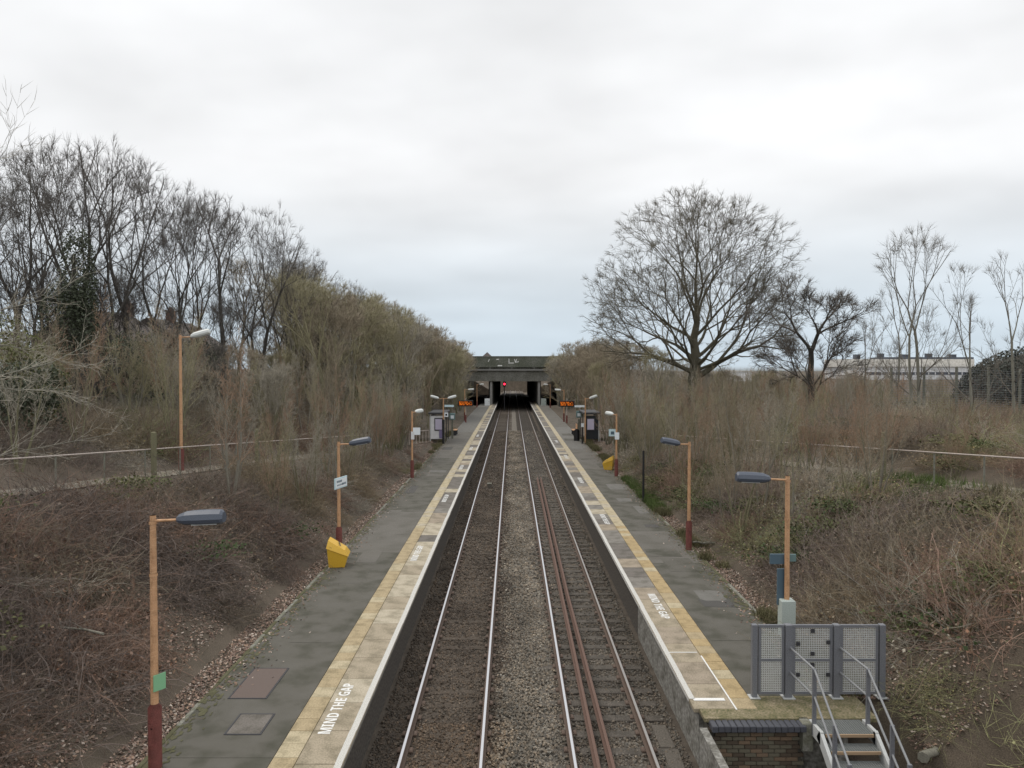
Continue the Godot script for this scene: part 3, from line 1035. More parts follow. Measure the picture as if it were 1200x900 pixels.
func lamp(label: String, x: float, d: float, h: float, dirs: Array, pale := false, red := 1.05, y0 := PLAT, dark_base := false, tilt := 0.04) -> Node3D:
	var t := thing("lamp_post", label, "lamp post", Vector3(x, y0 - .02, -d), 0.0, "station lamp posts")
	var b := MB.new()
	if red > 0.0:
		b.cyl(Vector3.ZERO, Vector3(0, red - .06, 0), .105, .105, 14)
		b.tube(Vector3(0, red - .06, 0), Vector3(0, red, 0), .105, .06, 14)
		part("base_sleeve", b.mesh(), M.black if dark_base else M.red, t)
		if not dark_base and d < 50.0:
			b = MB.new()
			b.box(Vector3(0, red * .55, .1), Vector3(.09, .34, .018))
			b.cyl(Vector3(0, red * .66, .105), Vector3(0, red * .66, .118), .012, .012, 6)
			part("access_door", b.mesh(), M.red, t)
	b = MB.new()
	b.cyl(Vector3(0, maxf(red - .05, 0), 0), Vector3(0, h - .95, 0), .06, .052, 12)
	b.cyl(Vector3(0, h - .95, 0), Vector3(0, h + .02, 0), .052, .046, 12)
	for yy in [h - .95, h - .12]: b.cyl(Vector3(0, yy, 0), Vector3(0, yy + .05, 0), .062, .062, 12)
	part("pole", b.mesh(), M.orange, t)
	for a in dirs:
		var dr := Vector3(cos(a), 0, -sin(a))
		b = MB.new()
		b.tube(Vector3(0, h - .07, 0), Vector3(0, h - .05, 0) + dr * .42, .024, .02, 8)
		var ar := part("bracket_arm", b.mesh(), M.orange, t)
		var o := part("lantern", lantern_mesh(.75, .27, .24), M.lantern_pale if pale else M.lantern, t, Vector3(0, h - .05, 0) + dr * .38)
		o.basis = Basis(Vector3.UP, a) * Basis(Vector3.BACK, tilt)
		b = MB.new()
		b.box(Vector3(.45, -.075, 0), Vector3(.4, .03, .15))
		part("lens", b.mesh(), M.lens, o)
	return t

func board(called: String, parent: Node3D, at: Vector3, size: Vector3, mat: Material, turn := 0.0) -> MeshInstance3D:
	var b := MB.new()
	b.box(Vector3.ZERO, size)
	var o := part(called, b.mesh(), mat, parent, at)
	o.rotation.y = turn
	return o

func make_furniture() -> void:
	var t: Node3D
	t = lamp("orange lamp post on red sleeve with a small green notice, no bin", -5.68, 11.7, 4.03, [0.0])
	board("notice", t, Vector3(.09, 1.4, .02), Vector3(.012, .26, .2), M.green_sign, -.62)
	t = lamp("orange lamp post with angled name board behind a yellow bin", -5.85, 25.0, 3.9, [-.15], false, 1.05, PLAT, false, .18)
	var s := board("name_board", t, Vector3(.08, 2.55, .06), Vector3(.85, .36, .04), M.pale_blue, 1.32)
	board("lettering_panel", s, Vector3(0, 0, .024), Vector3(.78, .28, .006), M.white_sign)
	for i in 9:
		board("lettering", s, Vector3(-.3 + i * .075, .06 if i < 5 else -.05, .03), Vector3(.045, .07, .004), M.blue_sign)
	for i in 6:
		board("lettering", s, Vector3(-.28 + i * .075, -.06, .03), Vector3(.04, .05, .004), M.blue_sign)
	t = lamp("orange lamp post with white square notice on the platform without the gate", -5.85, 43.4, 3.9, [1.15], true)
	board("notice", t, Vector3(.28, 2.75, .1), Vector3(.42, .42, .03), M.white_sign)
	board("small_notice", t, Vector3(.05, 2.5, .12), Vector3(.2, .45, .02), M.factory_wall)
	t = lamp("twin-armed lamp post beside the shelter with purple poster", -5.86, 63.3, 3.93, [.25, PI - .1], true, 2.1, PLAT, true, .25)
	board("hanging_sign", t, Vector3(.5, 3.25, .05), Vector3(.8, .18, .05), M.pale_blue)
	s = board("square_sign", t, Vector3(.26, 2.5, .1), Vector3(.32, .36, .04), M.white_sign)
	board("symbol", s, Vector3(0, 0, .023), Vector3(.16, .18, .006), M.black)
	t = lamp("pale-headed lamp post beyond the orange display on the platform without the gate", -5.86, 92.0, 3.9, [.2], true)
	t = lamp("pale-headed lamp post close to the bridge pier, opposite the gate side", -5.86, 124.0, 3.9, [.2], true)
	# gate side
	t = lamp("orange lamp post with grey cabinet and blue sign behind the mesh gate", 6.05, 16.25, 4.0, [PI], false, 0.0)
	var b := MB.new()
	b.cham(Vector3(0, .9, 0), Vector3(.3, .8, .26), .02)
	part("cabinet", b.mesh(), M.cabinet, t)
	b = MB.new()
	b.cyl(Vector3(0, -.2, 0), Vector3(0, .55, 0), .075, .075, 10)
	part("foot", b.mesh(), M.dark, t)
	board("direction_sign", t, Vector3(-.17, 2.17, -.08), Vector3(.36, .22, .05), M.blue_sign)
	board("sign_end", t, Vector3(.13, 2.19, -.1), Vector3(.2, .16, .04), M.teal)
	board("notice_panel", t, Vector3(-.1, 1.55, -.09), Vector3(.17, .8, .04), M.blue_sign)
	lamp("orange lamp post on red sleeve with dark lantern beyond the gate, no signs", 6.22, 26.0, 3.8, [PI + .35], false, 1.05, PLAT, false, .2)
	t = lamp("orange lamp post with white notice beside the farther yellow bin", 6.2, 44.0, 3.72, [PI - 1.15], true)
	board("notice", t, Vector3(.02, 2.42, .1), Vector3(.26, .42, .02), M.white_sign)
	t = lamp("orange lamp post with pale lantern turned to the bank beside the poster shelter", 6.3, 63.7, 3.9, [.35], true, 0.0, PLAT, false, .3)
	board("hanging_sign", t, Vector3(-.5, 3.2, .05), Vector3(.85, .16, .05), M.white_sign)
	lamp("pale-headed lamp post beyond the orange display on the gated platform", 6.3, 90.0, 3.9, [2.8], true)
	lamp("pale-headed lamp post close to the bridge pier, gate side", 6.3, 122.0, 3.9, [2.8], true)
	# lamps standing on the paths
	lamp("tall path lamp with pale lantern standing below the houses", -12.9, 28.9, 5.3, [.15], true, .9, ground(-12.9, -28.9), false, .28)
	# black post
	t = thing("black_post", "slim black post without a lamp at the back of the gated platform", "post", Vector3(6.3, PLAT - .05, -35.5))
	b = MB.new(); b.cyl(Vector3.ZERO, Vector3(0, 2.45, 0), .055, .05, 10); part("shaft", b.mesh(), M.black, t)
	b = MB.new(); b.cyl(Vector3(0, 2.45, 0), Vector3(0, 2.5, 0), .06, .03, 10); part("cap", b.mesh(), M.black, t)
	# grit bins
	for e in [["yellow grit bin at the foot of the lamp post with name board", -5.62, 23.9, .12], ["yellow grit bin on the gated platform near the white notices", 6.12, 47.0, PI - .3]]:
		t = thing("grit_bin", e[0], "grit bin", Vector3(e[1], PLAT + .004, -e[2]), e[3], "yellow grit bins")
		t.scale = Vector3(.95, 1.05, .95)
		b = MB.new()
		var lo := [Vector3(-.28, 0, -.3), Vector3(.24, 0, -.3), Vector3(.24, 0, .3), Vector3(-.28, 0, .3)]
		var hi := [Vector3(-.34, .62, -.35), Vector3(.34, .36, -.35), Vector3(.34, .36, .35), Vector3(-.34, .62, .35)]
		for i in 4:
			var j := (i + 1) % 4
			b.quad(lo[j], lo[i], hi[i], hi[j])
		b.quad(lo[0], lo[1], lo[2], lo[3])
		part("tub", b.mesh(), M.yellow_bin, t)
		b = MB.new()
		var r0 := [Vector3(-.36, .6, -.375), Vector3(.37, .34, -.375), Vector3(.37, .34, .375), Vector3(-.36, .6, .375)]
		var r1 := [Vector3(-.3, .83, -.3), Vector3(.25, .52, -.3), Vector3(.25, .52, .3), Vector3(-.3, .83, .3)]
		for i in 4:
			var j := (i + 1) % 4
			b.quad(r0[j], r0[i], r1[i], r1[j])
		b.quad(r1[3], r1[2], r1[1], r1[0])
		var ld := part("lid", b.mesh(), M.yellow_bin, t)
		b = MB.new()
		for i in 3: b.box(Vector3(.02 + i * .03, .692 - i * .017, -.12 + i * .13), Vector3(.06, .012, .07), Basis(Vector3.BACK, -.51))
		part("lettering", b.mesh(), M.dark, ld)
	# information displays
	var amber := amber_screen()
	for e in [["orange dot-matrix display on the platform without the gate", -5.55, 88.9], ["orange dot-matrix display on the gated platform", 6.5, 88.0]]:
		t = thing("information_display", e[0], "display", Vector3(e[1], PLAT - .01, -e[2]), 0.0, "platform displays")
		b = MB.new(); b.cyl(Vector3(0, 0, 0), Vector3(0, .9, 0), .1, .1, 8); part("base_sleeve", b.mesh(), M.red, t)
		b = MB.new(); b.cyl(Vector3(0, .9, 0), Vector3(0, 2.9, 0), .06, .05, 8); part("pole", b.mesh(), M.rail_pink, t)
		b = MB.new(); b.cham(Vector3(0, 2.3, .12), Vector3(1.8, .72, .2), .03); var cs := part("casing", b.mesh(), M.black, t)
		var qm := QuadMesh.new(); qm.size = Vector2(1.62, .52)
		part("screen", qm, amber, cs, Vector3(0, 2.3, .226))
	# shelters
	for k in 2:
		var sx: float = [-1.0, 1.0][k]
		var x0: float = [6.45, 6.9][k]
		t = thing("waiting_shelter", ["waiting shelter with a purple and white poster panel beside the twin-armed lamp", "waiting shelter with a framed white poster on the gated platform"][k], "shelter", Vector3(sx * x0, PLAT - .01, -66.0), 0.0, "waiting shelters")
		b = MB.new(); b.cham(Vector3(0, 2.58, 0), Vector3(1.5, .16, 4.4), .04); part("roof", b.mesh(), M.dark, t)
		for q in [-1.0, 1.0]:
			for z in [-2.0, 0.0, 2.0]:
				b = MB.new(); b.box(Vector3(q * .6, 1.25, z), Vector3(.07, 2.5, .07)); part("upright", b.mesh(), M.galv if z > 1.0 else M.dark, t)
		b = MB.new(); b.box(Vector3(0, 1.35, 2.0), Vector3(1.1, 2.0, .03)); part("end_panel", b.mesh(), M.glass if k == 1 else M.factory_wall, t)
		b = MB.new(); b.box(Vector3(sx * .6, 1.35, 0), Vector3(.03, 2.0, 3.9)); part("back_panel", b.mesh(), M.dark, t)
		b = MB.new(); b.box(Vector3(sx * .3, .45, 0), Vector3(.35, .05, 3.2)); part("bench", b.mesh(), M.red, t)
		var po := board("poster_case", t, Vector3(-sx * .12, 1.62, 2.045), Vector3(.72, 1.1, .05), M.dark)
		board("poster", po, Vector3(0, 0, .03), Vector3(.58, .92, .008), flat([.5, .46, .58], .4))
		if k == 0: board("lower_poster", po, Vector3(.2, -.85, .03), Vector3(.3, .7, .008), flat([.2, .17, .3], .4))
	# small posts, notices and furniture near the shelters
	t = thing("notice_board", "teal and white notice on a thin post beside the farther yellow bin", "notice", Vector3(px(717.5, 48.0), PLAT - .3, -48.0))
	b = MB.new(); b.cyl(Vector3(.08, 0, 0), Vector3(.08, 2.7, 0), .03, .03, 6); part("post", b.mesh(), M.concrete, t)
	s = board("panel", t, Vector3(0, 2.55, .05), Vector3(.44, .46, .03), M.pale_blue)
	board("print", s, Vector3(.02, -.02, .018), Vector3(.22, .2, .004), M.blue_sign)
	for e in [["teal help point beside the poster shelter on the gated platform", px(678.5, 68), 68.0, M.teal, 2.6], ["green notice column past the twin-armed lamp", px(530.0, 68), 68.0, M.teal, 2.4]]:
		t = thing("help_point", e[0], "help point", Vector3(e[1], PLAT - .01, -e[2]))
		b = MB.new(); b.cham(Vector3(0, .9, 0), Vector3(.18, 1.8, .16), .02); part("column", b.mesh(), M.concrete, t)
		b = MB.new(); b.cham(Vector3(0, e[4] - .35, .02), Vector3(.5, .6, .22), .03); part("head", b.mesh(), e[3], t)
		b = MB.new(); b.box(Vector3(0, e[4] - .4, .135), Vector3(.3, .3, .02)); part("face_plate", b.mesh(), M.white_sign, t)
	for e in [["tan timber bench end beside the display post, gate side", 6.05, 72.0], ["tan timber bench end past the green notice column", -5.55, 72.0]]:
		t = thing("bench", e[0], "bench", Vector3(e[1], PLAT - .01, -e[2]))
		for z in [-.7, .7]:
			b = MB.new(); b.box(Vector3(0, .24, z), Vector3(.42, .48, .07)); part("leg", b.mesh(), M.dark, t)
		for q in 4:
			b = MB.new(); b.cham(Vector3(-.18 + q * .12, .5, 0), Vector3(.1, .04, 1.7), .008); part("seat_slat", b.mesh(), M.orange, t)
		for q in 3:
			b = MB.new(); b.cham(Vector3(.22 * signf(e[1]), .65 + q * .17, 0), Vector3(.04, .13, 1.7), .008); part("back_slat", b.mesh(), M.orange, t)
		for z in [-.7, .7]:
			b = MB.new(); b.box(Vector3(.25 * signf(e[1]), .6, z), Vector3(.05, 1.1, .06)); part("back_post", b.mesh(), M.dark, t)
	t = thing("litter_bin", "black litter bin beside the poster shelter on the gated platform", "bin", Vector3(px(676, 66), PLAT - .01, -66.0))
	b = MB.new(); b.cyl(Vector3.ZERO, Vector3(0, .85, 0), .26, .28, 12); part("body", b.mesh(), M.black, t)
	b = MB.new(); b.cyl(Vector3(0, .85, 0), Vector3(0, 1.05, 0), .3, .12, 12); part("hood", b.mesh(), M.black, t)
	t = thing("black_post", "black pole in front of the poster shelter on the gated platform", "post", Vector3(px(682.6, 63.4), PLAT - .02, -63.4))
	b = MB.new(); b.cyl(Vector3.ZERO, Vector3(0, 1.45, 0), .07, .06, 8); part("shaft", b.mesh(), M.black, t)
	b = MB.new(); b.box(Vector3(0, 1.6, 0), Vector3(.22, .3, .1)); part("box", b.mesh(), M.white_sign, t)
	for e in [["white equipment cabinet below the bridge, gate side", px(637, 131), M.cabinet], ["white equipment cabinet below the bridge beside the red signal", px(571, 131), M.white_sign]]:
		t = thing("equipment_cabinet", e[0], "cabinet", Vector3(e[1], PLAT - .01, -131.0))
		b = MB.new(); b.cham(Vector3(0, .6, 0), Vector3(.9, 1.2, .5), .04); part("housing", b.mesh(), e[2], t)
		b = MB.new(); b.box(Vector3(.3, .7, .26), Vector3(.06, .16, .03)); part("handle", b.mesh(), M.dark, t)

func amber_screen() -> StandardMaterial3D:
	var im := Image.create(96, 30, false, Image.FORMAT_RGB8)
	im.fill(Color(.05, .012, .004))
	var r := RandomNumberGenerator.new()
	r.seed = 12
	for row in 3:
		var x := 4
		while x < 90:
			var w := r.randi_range(2, 4)
			if r.randf() < .78:
				for i in w:
					for j in 6:
						if r.randf() < .62: im.set_pixel(x + i, 3 + row * 9 + j, Color(1.0, .5, .1))
			x += w + 1
	var m := StandardMaterial3D.new()
	m.albedo_color = Color(.03, .02, .02)
	m.emission_enabled = true
	m.emission_operator = BaseMaterial3D.EMISSION_OP_MULTIPLY
	m.emission = Color.WHITE
	m.emission_texture = ImageTexture.create_from_image(im)
	m.emission_energy_multiplier = 1.3
	return m

# ---------------------------------------------------------------- trees
func rv() -> Vector3:
	return Vector3(rng.randf_range(-1, 1), rng.randf_range(-1, 1), rng.randf_range(-1, 1))

func grow(mt: MB, mc: MB, p: Vector3, d: Vector3, L: float, r: float, lvl: int, P: Dictionary) -> void:
	var last: int = P.levels
	if lvl == last:
		var m := p + d * L * .55
		var d2: Vector3 = (d + rv() * .35 + Vector3.UP * P.up[lvl]).normalized()
		mc.tube(p, m, r, r * .75, 3)
		mc.spike(m, m + d2 * L * .45, r * .75)
		return
	var ns: int = P.seg[lvl]
	var step := L / ns
	var out := mt if lvl <= P.solid else mc
	var sides: int = [7, 5, 4, 3, 3, 3][lvl]
	var az := rng.randf() * TAU
	var carry := 0.0
	var rr := r
	for i in ns:
		d = (d + rv() * P.wob[lvl] + Vector3.UP * P.up[lvl]).normalized()
		var q := p + d * step
		var f := (i + 1.0) / ns
		var r1 := r * lerpf(1.0, P.tip, f)
		out.tube(p, q, rr, r1, sides)
		if f > P.start[lvl]:
			carry += P.kids[lvl] * ns / float(ns) / ns / maxf(1.0 - P.start[lvl], .05)
			while carry >= 1.0:
				carry -= 1.0
				az += 2.4 + rng.randf_range(-.5, .5)
				var u := d.cross(Vector3(.3, .2, .9)).normalized()
				var w := d.cross(u)
				var ang: float = P.ang[lvl] * rng.randf_range(.75, 1.25)
				var cd := (d * cos(ang) + (u * cos(az) + w * sin(az)) * sin(ang)).normalized()
				var cl: float = L * P.ratio[lvl] * rng.randf_range(.7, 1.15) * lerpf(1.0, P.taper[lvl], (f - P.start[lvl]) / (1.001 - P.start[lvl]))
				grow(mt, mc, p.lerp(q, rng.randf()), cd, cl, maxf(r1 * P.rr[lvl], P.rmin), lvl + 1, P)
		p = q
		rr = r1
	if lvl < last - 1:
		grow(mt, mc, p, d, L * .3, maxf(rr * .9, P.rmin), lvl + 1, P)

# a limb that divides again and again until it meets the outline of the crown (an ellipsoid) or runs out of divisions
func fork(mt: MB, mc: MB, p: Vector3, d: Vector3, L: float, r: float, depth: int, P: Dictionary) -> void:
	var ns := 3 if depth < 2 else 2
	var out: MB = mt if depth < P.solid else mc
	var sides: int = [8, 7, 5, 4, 3, 3, 3, 3, 3, 3, 3][depth]
	for i in ns:
		d = (d + rv() * P.wob + Vector3.UP * P.up * .4).normalized()
		var q := p + d * L / ns
		var r1 := r * .93
		out.tube(p, q, r, r1, sides)
		if depth >= P.side_from:
			for k in P.side: twig(mc, p.lerp(q, rng.randf()), (d + rv() * .9).normalized(), P)
		p = q
		r = r1
		if ((p - P.mid) / P.rad).length() > rng.randf_range(.92, 1.04):
			for k in 5: twig(mc, p, (d + rv() * .7).normalized(), P)
			return
	if depth >= P.last:
		for k in 6: twig(mc, p, (d + rv() * .7).normalized(), P)
		return
	var n := 3 if rng.randf() < P.three else 2
	var az := rng.randf() * TAU
	var u := d.cross(Vector3(.31, .17, .93)).normalized()
	var w := d.cross(u)
	var away: Vector3 = Vector3(p.x, 0, p.z).normalized() * P.away
	for k in n:
		var ang: float = P.ang * rng.randf_range(.7, 1.3) * (.6 if k == 0 else 1.1)
		var a := az + TAU * k / n
		var cd: Vector3 = (d * cos(ang) + (u * cos(a) + w * sin(a)) * sin(ang) + Vector3.UP * P.up + away).normalized()
		fork(mt, mc, p, cd, L * P.shrink * rng.randf_range(.8, 1.15), maxf(r * (.84 if k == 0 else .66), P.rmin), depth + 1, P)

func twig(mc: MB, p: Vector3, d: Vector3, P: Dictionary) -> void:
	var L: float = P.twig * rng.randf_range(.5, 1.2)
	var m := p + d * L * .5
	mc.tube(p, m, P.rmin, P.rmin * .8, 3)
	mc.spike(m, m + (d + rv() * .4 + Vector3.UP * .12).normalized() * L * .5, P.rmin * .8)
	for k in 2: mc.spike(p.lerp(m, rng.randf_range(.3, 1.0)), m + (d + rv() * .9).normalized() * L * .45, P.rmin * .7)

func fork_kind(P: Dictionary, stems: Array) -> Array:      # stems: foot, first direction, length of clear trunk, radius
	var mt := MB.new()
	var mc := MB.new()
	for e in stems:
		var p: Vector3 = e[0]
		var d: Vector3 = e[1].normalized()
		var r: float = e[3]
		mt.tube(p - Vector3(0, .6, 0), p, r * 1.3, r, 8)
		for i in 4:
			d = (d + rv() * .05 + Vector3.UP * .05).normalized()
			var q: Vector3 = p + d * e[2] / 4.0
			mt.tube(p, q, r, r * .95, 8)
			if i > 1:
				for k in P.low: fork(mt, mc, p, (d * .5 + Vector3(rng.randf_range(-1, 1), .2, rng.randf_range(-1, 1))).normalized(), P.first * .7, r * .35, 2, P)
			p = q
			r *= .95
		fork(mt, mc, p, d, P.first, r, 0, P)
	var top := 0.0
	for q in mc.v: top = maxf(top, q.y)
	return [mt.mesh(), mc.mesh(), top]

const SAPLING := {levels = 3, solid = 0, seg = [7, 5, 3], wob = [.08, .16, .22], up = [.05, .12, .09, .06], start = [.3, .12, .1], kids = [11.0, 7.0, 5.0], ang = [.55, .6, .7], ratio = [.42, .42, .5], taper = [.45, .6, .7], rr = [.45, .55, .65], tip = .15, rmin = .0055}
const TALL := {solid = 3, wob = .11, up = .1, side = 1, side_from = 2, last = 6, three = .22, ang = .48, away = .07, shrink = .87, first = 2.6, rmin = .0085, twig = .85, low = 2, mid = Vector3(0, 8.4, 0), rad = Vector3(4.8, 6.6, 4.8)}
const MEDIUM := {solid = 1, wob = .13, up = .1, side = 2, side_from = 1, last = 5, three = .25, ang = .42, away = .08, shrink = .82, first = 1.7, rmin = .0085, twig = .6, low = 1, mid = Vector3(0, 4.4, 0), rad = Vector3(2.4, 4.2, 2.4)}
const SLENDER := {solid = 2, wob = .06, up = .15, side = 1, side_from = 1, last = 5, three = .04, ang = .36, away = .04, shrink = .9, first = 2.3, rmin = .0085, twig = 1.0, low = 2, mid = Vector3(0, 7.6, 0), rad = Vector3(3.0, 6.4, 3.0)}
const ROUND := {solid = 2, wob = .16, up = .07, side = 2, side_from = 2, last = 6, three = .4, ang = .52, away = .1, shrink = .84, first = 1.5, rmin = .009, twig = .6, low = 2, mid = Vector3(0, 4.2, 0), rad = Vector3(3.4, 3.4, 3.4)}
const SPREAD := {solid = 3, wob = .17, up = .05, side = 1, side_from = 2, last = 7, three = .14, ang = .52, away = .03, shrink = .9, first = 2.0, rmin = .009, twig = .8, low = 0, mid = Vector3(0, 9.6, 0), rad = Vector3(9.0, 9.0, 8.4)}

func tree_kind(P: Dictionary, h: float, r: float, stems: int, spread: float) -> Array:
	var mt := MB.new()
	var mc := MB.new()
	for i in stems:
		var a := TAU * i / stems + rng.randf()
		var lean := spread * (1.0 if stems > 1 else .4)
		var o := Vector3(cos(a), 0, sin(a)) * (.12 * stems * .3 if stems > 1 else 0.0)
		var d := Vector3(cos(a) * lean, 1, sin(a) * lean).normalized()
		var hh := h * (rng.randf_range(.7, 1.0) if i else 1.0)
		mt.tube(o - d * .6, o, r * 1.25, r, 7)
		grow(mt, mc, o, d, hh, r * (rng.randf_range(.7, 1.0) if i else 1.0), 0, P)
	var top := 0.0
	for q in mc.v: top = maxf(top, q.y)
	return [mt.mesh(), mc.mesh(), top]

func plant(kind: Array, called: String, label: String, category: String, group: String, at: Vector3, h: float, turn: float, bark: Material, twig: Material, wide := 1.0) -> Node3D:
	var t := thing(called, label, category, at, turn, group)
	var s: float = h / kind[2]
	t.scale = Vector3(s * wide, s, s * wide)
	part("trunk", kind[0], bark, t)
	part("crown", kind[1], twig, t)
	return t

func leaf_ball(n: int, rad: Vector3, L: float, shell := .4) -> Mesh:
	var b := MB.new()
	var lobes := []
	for i in 9: lobes.append([rv().normalized() * .55, rng.randf_range(.4, .6)])
	for i in n:
		var lb: Array = lobes[rng.randi() % 9]
		var u: Vector3 = rv().normalized() * lerpf(1.0 - shell, 1.0, sqrt(rng.randf())) * lb[1] + lb[0]
		var d := rv().normalized()
		b.leaf(u * rad, d, d.cross(rv()).normalized(), L * rng.randf_range(.6, 1.3), L * rng.randf_range(.4, .8))
	return b.mesh()

func make_trees() -> void:
	# ------------------------------ tall bare trees below and beside the houses
	var V := func(x: float, y: float, z: float) -> Vector3: return Vector3(x, y, z)
	var tall := [fork_kind(TALL, [[V.call(0, 0, 0), V.call(.03, 1, 0), 3.4, .25]]), fork_kind(TALL, [[V.call(-.2, 0, 0), V.call(-.1, 1, .05), 3.2, .2], [V.call(.25, 0, 0), V.call(.13, 1, -.05), 2.8, .17]]), fork_kind(TALL, [[V.call(-.2, 0, .1), V.call(-.16, 1, .05), 2.8, .15], [V.call(.2, 0, 0), V.call(.16, 1, .06), 3.2, .16], [V.call(0, 0, -.25), V.call(.02, 1, -.15), 2.6, .13]])]
	var spots := [[-40, 44, 185, 1], [18, 47, 190, 0], [62, 50, 166, 2], [118, 46, 153, 1], [92, 50, 160, 0], [150, 52, 180, 0], [192, 51, 198, 1], [222, 55, 216, 2], [36, 58, 205, 1], [262, 51, 226, 0], [300, 54, 232, 1], [335, 60, 268, 2], [372, 64, 302, 0], [405, 72, 322, 1]]
	for i in spots.size():
		var e: Array = spots[i]
		var d: float = e[1]
		var x := px(e[0], d)
		var g := ground(x, -d)
		plant(tall[e[3]], "tall_tree", ["tall bare dark tree with one straight trunk in front of the brick houses", "tall bare dark twin-trunked tree in front of the brick houses", "tall bare dark tree with three trunks in front of the brick houses"][e[3]], "tree", "tall bare trees before the houses", Vector3(x, g - .1, -d), py(e[2], d) - g, rng.randf() * TAU, M.bark_dark, M.twig_dark, rng.randf_range(.75, .95))
	# ------------------------------ ivy-clad tree and evergreens among them
	var t := thing("ivy_clad_tree", "dark tree smothered in ivy among the tall bare trees", "tree", on(px(84, 44), 44.0))
	var b := MB.new(); b.tube(Vector3(0, -.4, 0), Vector3(.2, 9.5, 0), .28, .1, 8); part("trunk", b.mesh(), M.bark_dark, t)
	var c := part("crown", leaf_ball(7500, Vector3(1.9, 5.4, 1.9), .17), M.leaf_dark, t, Vector3(0, 6.4, 0)); c.set_meta("label", "dense dark ivy leaves")
	for e in [["evergreen_shrub", "yellow-green evergreen shrub beside the tall bare trees", 8, 30.0, 372, 2.7, M.leaf_yellowgreen], ["evergreen_shrub", "dull dark green evergreen in front of the house roof", 165, 44.0, 386, 3.2, M.leaf_dark], ["evergreen_shrub", "dark green holly under the yellow-green shrub", 22, 27.0, 425, 1.9, M.leaf_dark], ["evergreen_shrub", "broad dark evergreen beneath the second house chimney", 215, 50.0, 392, 2.8, M.leaf_dark]]:
		var d: float = e[3]
		var x := px(e[2], d)
		t = thing(e[0], e[1], "shrub", on(x, d))
		var h: float = py(e[4], d) - ground(x, -d)
		b = MB.new(); b.tube(Vector3(0, -.3, 0), Vector3(0, h * .7, 0), .12, .04, 6); part("trunk", b.mesh(), M.bark_olive, t)
		part("crown", leaf_ball(5200, Vector3(e[5], h * .55, e[5]), .14), e[6], t, Vector3(0, h * .52, 0))
	# ------------------------------ the large spreading tree
	spreading_tree()
	# ------------------------------ round-headed dark tree and slender pale trees behind the gated platform's bank
	var rk := fork_kind(ROUND, [[V.call(0, 0, 0), V.call(.05, 1, 0), 1.8, .2]])
	var x := px(952, 52)
	plant(rk, "round_tree", "dense round-headed bare tree next to the large spreading tree", "tree", "", Vector3(x, ground(x, -52.0), -52), py(318, 52) - ground(x, -52.0), 1.0, M.bark_dark, flat([.115, .1, .085], 1.0), 1.05)
	var sl := [fork_kind(SLENDER, [[V.call(-.15, 0, 0), V.call(-.06, 1, 0), 4.4, .13], [V.call(.2, 0, 0), V.call(.09, 1, .04), 4.0, .11]]), fork_kind(SLENDER, [[V.call(0, 0, 0), V.call(.03, 1, 0), 4.6, .13]]), fork_kind(SLENDER, [[V.call(0, 0, 0), V.call(.05, 1, 0), 2.6, .14]])]
	for e in [[1074, 44, 256, 0, "slender pale twin-stemmed bare tree before the white factory"], [1141, 42, 298, 2, "slender pale bare tree before the ivy mound, forking low"], [1189, 43, 284, 1, "slender pale bare tree before the ivy mound with one straight trunk"], [1052, 50, 318, 1, "small slender bare tree next to the pale twin-stemmed tree"], [1012, 56, 345, 2, "small slender bare tree near the round-headed tree"]]:
		var d: float = e[1]
		x = px(e[0], d)
		plant(sl[e[3]], "slender_tree", e[4], "tree", "slender pale trees", Vector3(x, ground(x, -d) - .1, -d), py(e[2], d) - ground(x, -d), rng.randf() * TAU, M.bark_pale, flat([.15, .135, .112], 1.0), 1.0)
	# ------------------------------ medium trees forming the wooded edges down to the bridge
	var med := [fork_kind(MEDIUM, [[V.call(0, 0, 0), V.call(.03, 1, 0), 1.6, .13]]), fork_kind(MEDIUM, [[V.call(-.2, 0, 0), V.call(-.2, 1, .1), 1.4, .09], [V.call(.2, 0, 0), V.call(.2, 1, 0), 1.5, .1], [V.call(0, 0, .2), V.call(0, 1, .2), 1.2, .08]]), fork_kind(MEDIUM, [[V.call(-.15, 0, 0), V.call(-.12, 1, .1), 2.0, .1], [V.call(.15, 0, 0), V.call(.14, 1, 0), 1.8, .09]])]
	var line_l := [[300, 250], [370, 312], [430, 335], [470, 358], [520, 386], [556, 412]]
	var line_r := [[640, 414], [668, 402], [700, 392], [740, 396], [790, 402]]
	for i in 160:
		var d := 52.0 + 76.0 * pow((i + rng.randf()) / 160.0, .75)
		var left := i % 5 < 3
		var u := rng.randf_range(8.6, 24.0) if left else rng.randf_range(9.0, 23.0)
		if d > 92.0: u = 7.9 + 13.0 * pow(rng.randf(), 1.6)
		x = -u if left else u
		var col := 600.0 + x * FOCAL / d
		var top := edge_row(line_l if left else line_r, col) + rng.randf_range(-4, 16)
		if not left and col > 775.0: top = rng.randf_range(415, 440)
		var g := ground(x, -d)
		var h := clampf(py(top, d) - g, 2.5, 12.5)
		var kind := rng.randi() % 3
		var hue := rng.randi() % 4
		var lab: String = "bare %s %s tree in the wood %s" % [["brown", "olive", "brown", "grey"][hue], ["single-trunked", "three-stemmed", "twin-stemmed"][kind], "running down to the bridge below the houses" if left else "between the spreading tree and the bridge"]
		plant(med[kind], "bare_tree", lab, "tree", "trees of the wooded bank below the houses" if left else "trees of the wooded bank on the gate side", Vector3(x, g - .1, -d), h, rng.randf() * TAU, M.bark_olive if rng.randf() < .5 else M.bark_grey, [M.twig_brown, M.twig_olive, M.twig_brown, M.twig_grey][hue], rng.randf_range(.8, 1.15))
